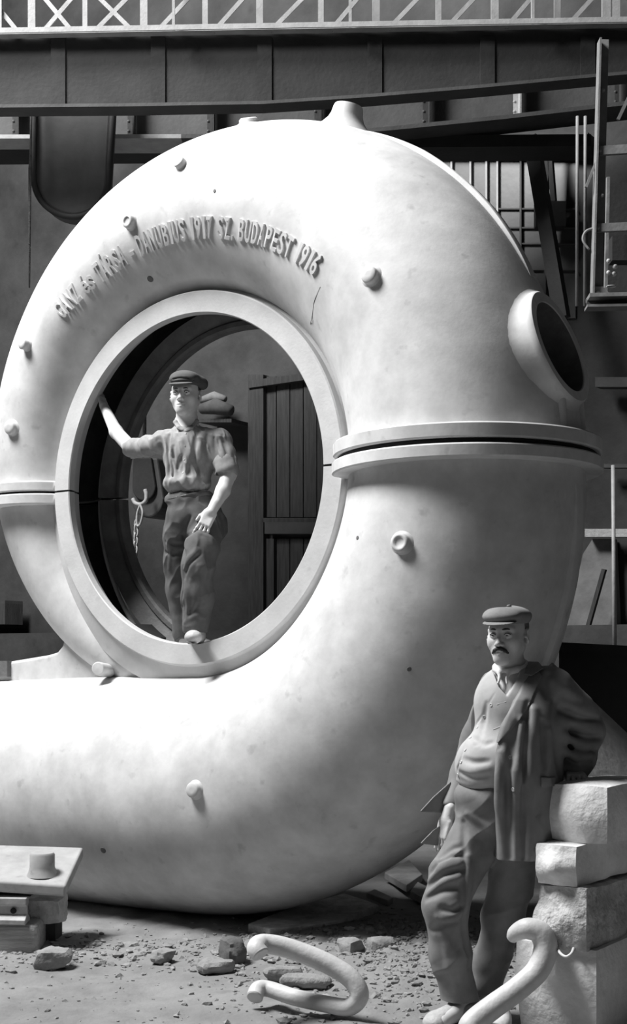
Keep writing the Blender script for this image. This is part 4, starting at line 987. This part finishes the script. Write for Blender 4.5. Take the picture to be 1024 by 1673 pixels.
    t.post.append(creases(.007, 6.5, (1, 1, .8), 7, -.5)); t.post.append(folds(.003, 11, (1, 1, .8), 7)); t.post.append(folds(.002, 28, (1, 1, .6), 8))
    tr = sculpt('trousers', t, O(670, 1675, -.4), O(915, 1255, .4), .0042, M['trousers_old'], man)
    # boots
    for q, tdir in ((RL[-1], (-.115, -.16)), (LL[-1], (-.06, -.17))):
        bo = S(); h0 = np.array((q[0], q[1] + .02, .0)); tv = np.array((*tdir, 0)); u = tv / np.linalg.norm(tv)
        bo.cone(h0 + np.array((0, 0, .13)), h0 + np.array((0, 0, .06)), .050, .052, k=.03); bo.cone(h0 + np.array((0, 0, .045)), h0 + tv + np.array((0, 0, .042)), .047, .044, k=.03, fl=((0, 0, 1), .9))
        bo.ell(h0 + tv * 1.12 + np.array((0, 0, .036)), (.05, .05, .034), k=.03)
        bo.put(lambda p: .012 - p[:, 2], h0, .4, 'and'); bo.stroke([h0 + tv * .55 + np.array((s, s * .4, .085)) for s in (-.03, 0, .03)], .006, -1, .01)
        o = sculpt('boot', bo, h0 + np.array((-.3, -.3, -.01)), h0 + np.array((.2, .15, .2)), .0036, M['leather_light'], man)
        so = S(); so.cone(h0 - u * .01 + np.array((0, 0, .008)), h0 + tv * 1.15 + np.array((0, 0, .008)), .047, .052, fl=((0, 0, 1), .2)); sculpt('sole', so, h0 + np.array((-.3, -.3, -.02)), h0 + np.array((.2, .15, .05)), .0036, M['leather'], o)
    # jacket
    j = S(); j.ell(O(845, 1165, .035), (.196, .162, .192), TR, k=.05); j.cone(O(808, 1120, .13), O(898, 1116, -.03), .058, .070, k=.06)
    j.cone(O(842, 1200, .0), O(853, 1420, -.015), .196, .178, k=.08, fl=((-.54, -.84, 0), .97))
    j.ell(O(824, 1262, -.01), (.188, .185, .16), TR, k=.06)
    j.chain([O(905, 1124, -.03), O(938, 1160, .03), O(956, 1196, .09), O(945, 1236, .06), O(938, 1260, .04)], (.080, .078, .076, .066, .056), k=.03)
    j.chain([O(806, 1130, .15), O(778, 1200, .23), O(757, 1262, .22), O(738, 1316, .16)], (.066, .058, .052, .046), k=.03)
    hemz = poly2(XZ([(600, 1408), (806, 1410), (855, 1410), (880, 1402), (918, 1385), (1100, 1385), (1100, 1600), (600, 1600)]))
    j.put(lambda p: hemz(p[:, 0], p[:, 2]), O(850, 1440), .45, '-', .008)
    edge = poly2(XZ([(560, 1060), (838, 1060), (870, 1082), (852, 1108), (832, 1148), (813, 1184), (804, 1214), (799, 1260), (800, 1300), (802, 1350), (805, 1440), (560, 1440)]))
    j.put(lambda p: np.maximum(edge(p[:, 0], p[:, 2]), p[:, 1] - (D + .115)), O(740, 1250, -.1), .55, '-', .012)
    j.put(lambda p: np.maximum(edge(p[:, 0], p[:, 2]), np.maximum(p[:, 2] - Z(1090), Z(1340) - p[:, 2]) * 0 + (Z(1330) - p[:, 2]) * 0 + (p[:, 2] - Z(1320)) * 1.0), O(740, 1400, .1), .45, '-', .012)
    j.cone(neckc + np.array((0, 0, .10)), neckc - np.array((0, 0, .03)), .088, .072, op='-', k=.012)
    jb = clone(j)
    for pts, r in (([(845, 1180), (836, 1240), (832, 1320), (834, 1400)], .018), ([(862, 1150), (856, 1230), (852, 1320), (852, 1400)], .016), ([(885, 1180), (888, 1230), (886, 1262)], .015), ([(908, 1150), (908, 1190), (913, 1235), (918, 1275)], .022),
                   ([(915, 1160), (945, 1172), (978, 1176)], .013), ([(932, 1196), (955, 1204), (980, 1205)], .013), ([(936, 1222), (952, 1226), (972, 1226)], .011), ([(932, 1243), (945, 1247), (962, 1246)], .010), ([(893, 1104), (890, 1122), (896, 1140)], .010), ([(872, 1385), (890, 1378), (905, 1364)], .013), ([(815, 1225), (822, 1260), (826, 1290)], .012)):
        fold_px(j, jb, pts, r, False, D, .03, .40)
    for pts, r in (([(853, 1180), (845, 1260), (842, 1340), (842, 1402)], .014), ([(872, 1160), (868, 1240), (866, 1330), (866, 1402)], .015), ([(818, 1230), (815, 1290), (816, 1350), (820, 1402)], .014), ([(897, 1195), (896, 1240), (890, 1275)], .013),
                   ([(918, 1146), (945, 1158), (974, 1162)], .016), ([(920, 1174), (950, 1188), (982, 1191)], .016), ([(920, 1201), (948, 1214), (977, 1216)], .015), ([(920, 1226), (943, 1236), (966, 1236)], .014), ([(880, 1340), (884, 1370), (890, 1395)], .012), ([(905, 1112), (925, 1128), (945, 1140)], .014)):
        fold_px(j, jb, pts, r, True, D, .03, .60)
    j.post.append(creases(.005, 6, (1.1, 1, .45), 19, .2)); j.post.append(folds(.003, 9, (1, 1, .3), 17)); j.post.append(folds(.0022, 22, (1, 1, .6), 18))
    jk = sculpt('jacket', j, O(690, 1425, -.45), O(1010, 1070, .45), .0042, M['jacket'], man)
    def soften(o): m = o.modifiers.new('soften', 'SMOOTH'); m.factor = .5; m.iterations = 6; return o
    lap = piece(j, XZ([(858, 1078), (872, 1084), (879, 1104), (868, 1124), (850, 1158), (826, 1186), (804, 1210), (798, 1208), (808, 1186), (826, 1150), (846, 1110)]), .0055, D - .4, D + .06)
    soften(sculpt('lapel', lap, O(785, 1222, -.4), O(890, 1070, .1), .0027, M['jacket'], jk))
    col = piece(j, XZ([(850, 1070), (876, 1074), (882, 1092), (862, 1104), (846, 1100)]), .017, D - .4, D + .2)
    soften(sculpt('coat_collar', col, O(835, 1112, -.4), O(895, 1062, .25), .0036, M['jacket'], jk))
    pk = piece(j, XZ([(870, 1262), (897, 1264), (898, 1284), (892, 1288), (871, 1283)]), .008, D - .4, D + .02)
    soften(sculpt('pocket_flap', pk, O(862, 1295, -.4), O(916, 1252, .1), .0030, M['jacket'], jk))
    for x, y in ((833, 1237), (838, 1290)): button_px(j, x, y, D, .0095, 'button', M['button'], jk)
    for poly, yy in (([(742, 1284), (733, 1335), (690, 1330), (712, 1308)], .14), ([(738, 1348), (722, 1388), (690, 1382), (712, 1362)], .12)):
        fl = poly2(XZ(poly)); fn = lambda p, fl=fl, yy=yy: np.maximum(fl(p[:, 0], p[:, 2]) - .002, np.abs(p[:, 1] - D - yy - .5 * (p[:, 0] - O(720, 1300)[0])) - .006)
        sculpt('coat_tail', fn, O(675, 1400, -.1), O(750, 1270, .35), .0036, M['jacket'], jk)
    return man
older_man()

def younger_man():
    D = 7.92; Y = lambda x, y, dy=0.0: px(x, y, D + dy); XZ = lambda pts: [(Y(x, y)[0], Y(x, y)[2]) for x, y in pts]; Z = lambda y: float(Y(300, y)[2])
    HR = Rz(math.pi - math.radians(12)) @ Rx(-.02); HC = Y(303, 645, -.02); HS = 1.03; EX = .033
    org = tuple(Y(318, 1052, -.1)); hd = head_field(eye_x=EX, stout=.0025)
    b = S(); b.sub(placed(hd, HC, HR, HS), HC - np.array((0, 0, .04)), .22, k=.001)
    b.cone(Y(304, 684, .02), Y(308, 712, .02), .055, .07, k=.03)
    b.ell(Y(311, 745, 0), (.145, .092, .16), k=.05); b.cone(Y(270, 718, .02), Y(354, 717, -.02), .045, .045, k=.04); b.ell(Y(308, 815, 0), (.125, .09, .11), k=.06)
    b.chain([Y(340, 862, -.04), Y(326, 915, -.15), Y(321, 1030, -.11)], (.075, .055, .042), k=.03); b.chain([Y(295, 868, .03), Y(294, 945, .1), Y(305, 1062, .17)], (.075, .055, .042), k=.03)
    b.cone(Y(321, 1030, -.11), Y(318, 1044, -.2), .04, .03, k=.02); b.cone(Y(305, 1064, .17), Y(304, 1072, .1), .036, .028, k=.02)
    b.chain([Y(362, 722, -.02), Y(374, 774, -.06), Y(364, 802, -.11), Y(345, 836, -.17)], (.050, .044, .041, .029), k=.02)
    b.chain([Y(263, 724, .03), Y(213, 731, .17), Y(190, 706, .30), Y(170, 664, .47)], (.050, .043, .040, .028), k=.02)
    w0 = Y(345, 836, -.17); hy = Y(329, 868, -.185) - w0; hy /= np.linalg.norm(hy); hz = np.array((-.1, -1, .25)); hz -= hy * (hz @ hy); hz /= np.linalg.norm(hz)
    b.sub(placed(hand_field(curl=(.16, .16, .18, .22), spread=.14, thumb=.75), w0, np.stack((np.cross(hy, hz), hy, hz), 1), 1.0), w0 + hy * .08, .14, k=.010)
    w1 = Y(170, 664, .47); hy = Y(160, 632, .55) - w1; hy /= np.linalg.norm(hy); hz = np.array((.75, -.6, .1)); hz -= hy * (hz @ hy); hz /= np.linalg.norm(hz)
    b.sub(placed(hand_field(curl=(.15, .15, .15, .15), side=1), w1, np.stack((np.cross(hy, hz), hy, hz), 1), .88), w1 + hy * .08, .14, k=.010)
    man = sculpt('person', b, Y(90, 1095, -.4), Y(400, 595, .6), .0036, M['skin'], origin=org)
    tag(man, 'young man in cap and rolled shirt sleeves standing in the round opening of the casing', 'person')
    face_parts(man, HC, HR, HS, EX, (.10, -.02), -.002, .8)
    # hair and cap
    hs = S(); hs.ell((0, -.022, .032), (.0805, .100, .081)); hs.box((0, .090, 0), (.2, .075, .2), rd=.01, op='-', k=.02); hs.box((0, .0, -.135), (.2, .2, .088), rd=.01, op='-', k=.02)
    for s in (-1, 1): hs.ell((s * .083, -.004, -.012), (.012, .03, .036), op='-', k=.004)
    sculpt('hair', placed(hs, HC, HR, HS), HC - .17, HC + .17, .0034, M['hair'], man)
    c = S(); c.ell((0, -.014, .084), (.093, .110, .050), Rx(.10), k=.02); c.ell((0, -.012, .058), (.084, .103, .028), k=.02); c.ell((0, .060, .080), (.074, .045, .034), Rx(-.2), k=.02)
    c.ell((0, -.012, .02), (.077, .095, .050), op='-', k=.01); c.ell((-.085, -.05, .07), (.03, .06, .035), k=.02)
    c.line(catmull([(-.075, .055, .070), (-.04, .092, .074), (0, .104, .076), (.04, .092, .074), (.075, .055, .070)], 4), .003, '-', .008)
    capo = sculpt('flat_cap', placed(c, HC, HR, HS), HC - .2, HC + .2, .0036, M['cap_dark'], man)
    br = S(); br.ell((0, .088, .050), (.070, .048, .0075), Rx(-.25), k=.005); br.ell((0, .0, .05), (.078, .094, .05), op='-', k=.004)
    sculpt('cap_peak', placed(br, HC, HR, HS), HC - .2, HC + .2, .0032, M['cap_dark'], capo)
    # shirt
    s = S(); s.ell(Y(311, 742, 0), (.162, .112, .165), k=.05); s.cone(Y(268, 717, .02), Y(356, 715, -.02), .052, .052, k=.05); s.ell(Y(305, 790, -.01), (.142, .112, .072), k=.06)
    s.cone(Y(304, 692, .015), Y(307, 712, .015), .062, .08, k=.03)
    s.chain([Y(361, 722, -.02), Y(367, 745, -.035), Y(371, 764, -.055)], (.066, .066, .064), k=.03)
    s.chain([Y(264, 724, .03), Y(240, 730, .10), Y(218, 733, .155)], (.060, .058, .054), k=.03)
    s.put(lambda p: p[:, 2] - (Z(694) + .25 * (p[:, 1] - D)), Y(304, 690), .2, 'and')
    neckc = HC + HR @ np.array((0, -.035, -.13)); s.cone(neckc + np.array((0, 0, .08)), neckc + np.array((0, 0, -.01)), .066, .058, op='-', k=.006)
    hem = poly2(XZ([(220, 812), (268, 806), (275, 813), (300, 816), (345, 812), (400, 808), (400, 900), (220, 900)])); s.put(lambda p: hem(p[:, 0], p[:, 2]), Y(308, 840), .3, '-', .02)
    sb = clone(s)
    for pts, r in (([(277, 712), (275, 745), (278, 780)], .009), ([(262, 728), (268, 750), (268, 790)], .010), ([(322, 705), (318, 730), (316, 748)], .009), ([(316, 738), (320, 765), (330, 785), (350, 782)], .016), ([(338, 712), (336, 735), (340, 752)], .009), ([(350, 716), (354, 738), (356, 752)], .008),
                   ([(364, 712), (370, 735), (373, 750)], .008), ([(297, 745), (292, 760), (286, 772)], .008), ([(292, 790), (300, 800), (315, 801)], .012), ([(333, 722), (338, 742), (335, 756)], .008), ([(283, 730), (284, 770), (281, 800)], .007)):
        fold_px(s, sb, pts, r, False, D, .018, .38)
    for pts, r in (([(269, 715), (271, 745), (272, 785)], .008), ([(306, 706), (305, 745), (300, 790)], .010), ([(312, 760), (318, 785), (308, 797)], .014), ([(330, 708), (327, 730), (328, 750)], .008), ([(344, 712), (346, 735), (349, 752)], .008), ([(358, 714), (362, 735), (365, 752)], .008), ([(283, 752), (287, 775), (292, 800)], .009)):
        fold_px(s, sb, pts, r, True, D, .018, .60)
    s.post.append(creases(.0065, 13, (1.5, 1.2, .45), 5, .25)); s.post.append(folds(.003, 14, (1.3, 1, .35), 5)); s.post.append(folds(.0022, 34, (1, 1, .45), 6))
    sh = sculpt('shirt', s, Y(195, 830, -.3), Y(400, 680, .4), .0040, M['shirt'], man)
    cu = S(); cu.chain([Y(367, 757, -.05), Y(370, 768, -.058)], (.071, .073), k=.02); cu.cone(Y(369, 774, -.06), Y(373, 790, -.08), .058, .05, op='-', k=.02); cu.post.append(folds(.004, 26, (1, 1, 1), 9))
    sculpt('rolled_cuff', cu, Y(335, 800, -.3), Y(402, 735, .2), .0036, M['shirt'], sh)
    cu = S(); cu.chain([Y(222, 732, .145), Y(214, 731, .165)], (.060, .058), k=.02); cu.cone(Y(206, 722, .19), Y(200, 712, .22), .050, .05, op='-', k=.02); cu.post.append(folds(.004, 26, (1, 1, 1), 10))
    sculpt('rolled_cuff', cu, Y(190, 760, -.1), Y(245, 700, .4), .0036, M['shirt'], sh)
    cl = S(); a = [Y(287, 690, -.02), Y(293, 699, -.065), Y(299, 702, -.075)]; cl.chain(a, (.014, .015, .011), k=.01, fl=((.3, -1, .3), .45)); cl.chain([Y(321, 689, -.02), Y(312, 699, -.07), Y(303, 704, -.08)], (.014, .015, .011), k=.01, fl=((-.3, -1, .3), .45))
    cl.chain([Y(287, 690, -.02), Y(290, 685, .05), Y(304, 682, .085), Y(319, 685, .05), Y(321, 689, -.02)], (.014, .014, .014, .014, .014), k=.01)
    sculpt('shirt_collar', cl, Y(275, 712, -.2), Y(333, 672, .2), .0032, M['shirt'], sh)
    for x, y in ((298, 700), (303, 708), (302, 728), (301, 750), (299, 772)): button_px(s, x, y, D, .0055, 'button', M['button'], sh)
    # trousers, belt
    t = S(); t.ell(Y(317, 842, 0), (.168, .125, .135), k=.05); t.ell(Y(309, 815, 0), (.142, .11, .06), k=.04)
    t.chain([Y(338, 866, -.05), Y(330, 895, -.13), Y(323, 925, -.155), Y(323, 975, -.13), Y(320, 1028, -.115)], (.100, .096, .090, .086, .074), k=.04)
    t.chain([Y(294, 866, .03), Y(292, 915, .08), Y(294, 960, .12), Y(303, 1030, .16), Y(306, 1062, .17)], (.100, .088, .082, .070, .062), k=.03)
    t.ell(Y(360, 858, .02), (.045, .06, .07), k=.04)
    t.put(lambda p: Z(1034) + .12 * (p[:, 1] - D + .12) * 0 - p[:, 2] - .3 * np.maximum(p[:, 1] - D, 0) * 1.0, Y(318, 1030), .3, 'and')
    tb = clone(t)
    for pts, r in (([(302, 880), (310, 872), (322, 868)], .012), ([(303, 935), (310, 920), (326, 905)], .014), ([(311, 845), (303, 862), (301, 878)], .013), ([(272, 885), (285, 890), (298, 889)], .010), ([(270, 903), (285, 906), (297, 902)], .010), ([(306, 1005), (318, 992), (330, 985)], .012), ([(300, 875), (300, 920), (298, 990)], .014), ([(338, 905), (342, 930), (341, 970)], .012)):
        fold_px(t, tb, pts, r, False, D, .02, .42)
    for pts, r in (([(300, 930), (310, 912), (324, 898)], .011), ([(303, 950), (306, 975), (305, 1010)], .010), ([(314, 950), (322, 975), (312, 1000)], .012), ([(330, 872), (344, 878), (348, 890)], .010), ([(272, 870), (278, 895), (276, 930)], .010), ([(303, 1016), (320, 1006), (334, 1010)], .010), ([(325, 925), (328, 960), (326, 990)], .010)):
        fold_px(t, tb, pts, r, True, D, .02, .58)
    t.post.append(creases(.007, 8, (1.1, 1, .7), 27, -.3)); t.post.append(folds(.003, 13, (1, 1, .8), 27)); t.post.append(folds(.002, 32, (1, 1, .6), 28))
    tr = sculpt('trousers', t, Y(245, 1085, -.4), Y(395, 795, .4), .0040, M['trousers'], man)
    be = S(); be.ell(Y(309, 812, 0), (.148, .117, .06), k=.01); be.put(lambda p: np.abs(p[:, 2] - Z(813) - .03 * np.sin(p[:, 0] * 9)) - .017, Y(309, 812), .3, 'and')
    bel = sculpt('belt', be, Y(255, 835, -.25), Y(362, 795, .25), .0036, M['leather'], man)
    p, n = hit(be, 326, 814, D - .5, D + .5); MB().box(p + n * .003, (.035, .006, .028)).build('buckle', M['chain'], bel)
    # shoes: the near one overhangs the ring's lip, the far one stands further in
    for a, toe, mt in ((Y(322, 1036, -.09), Y(316, 1047, -.215), 'leather_light'), (Y(306, 1072, .17), Y(304, 1076, .07), 'leather')):
        sh_ = S(); v = toe - a; v[2] = 0; zb = a[2] - .058
        a0 = np.array((a[0], a[1], zb + .045)); t0 = np.array((toe[0], toe[1], zb + .038))
        sh_.cone(a0 + np.array((0, .01, .05)), a0, .042, .044, k=.03); sh_.cone(a0, t0, .043, .040, k=.03, fl=((0, 0, 1), .9)); sh_.ell(t0 + v * .12, (.046, .05, .033), k=.03)
        sh_.put(lambda p, zb=zb: zb + .010 - p[:, 2], a0, .3, 'and'); sh_.stroke([t0 * .55 + a0 * .45 + np.array((q, 0, .036)) for q in (-.03, 0, .03)], .006, -1, .01)
        o = sculpt('shoe', sh_, np.minimum(a0, t0) - .12, np.maximum(a0, t0) + .14, .0034, M[mt], man)
        so = S(); so.cone(a0 * (1, 1, 0) + np.array((0, .01, zb + .006)), t0 * (1, 1, 0) + v * .13 + np.array((0, 0, zb + .006)), .044, .048, fl=((0, 0, 1), .18)); sculpt('sole', so, np.minimum(a0, t0) - .14, np.maximum(a0, t0) + .1, .0034, M['leather'], o)
    return man
younger_man()
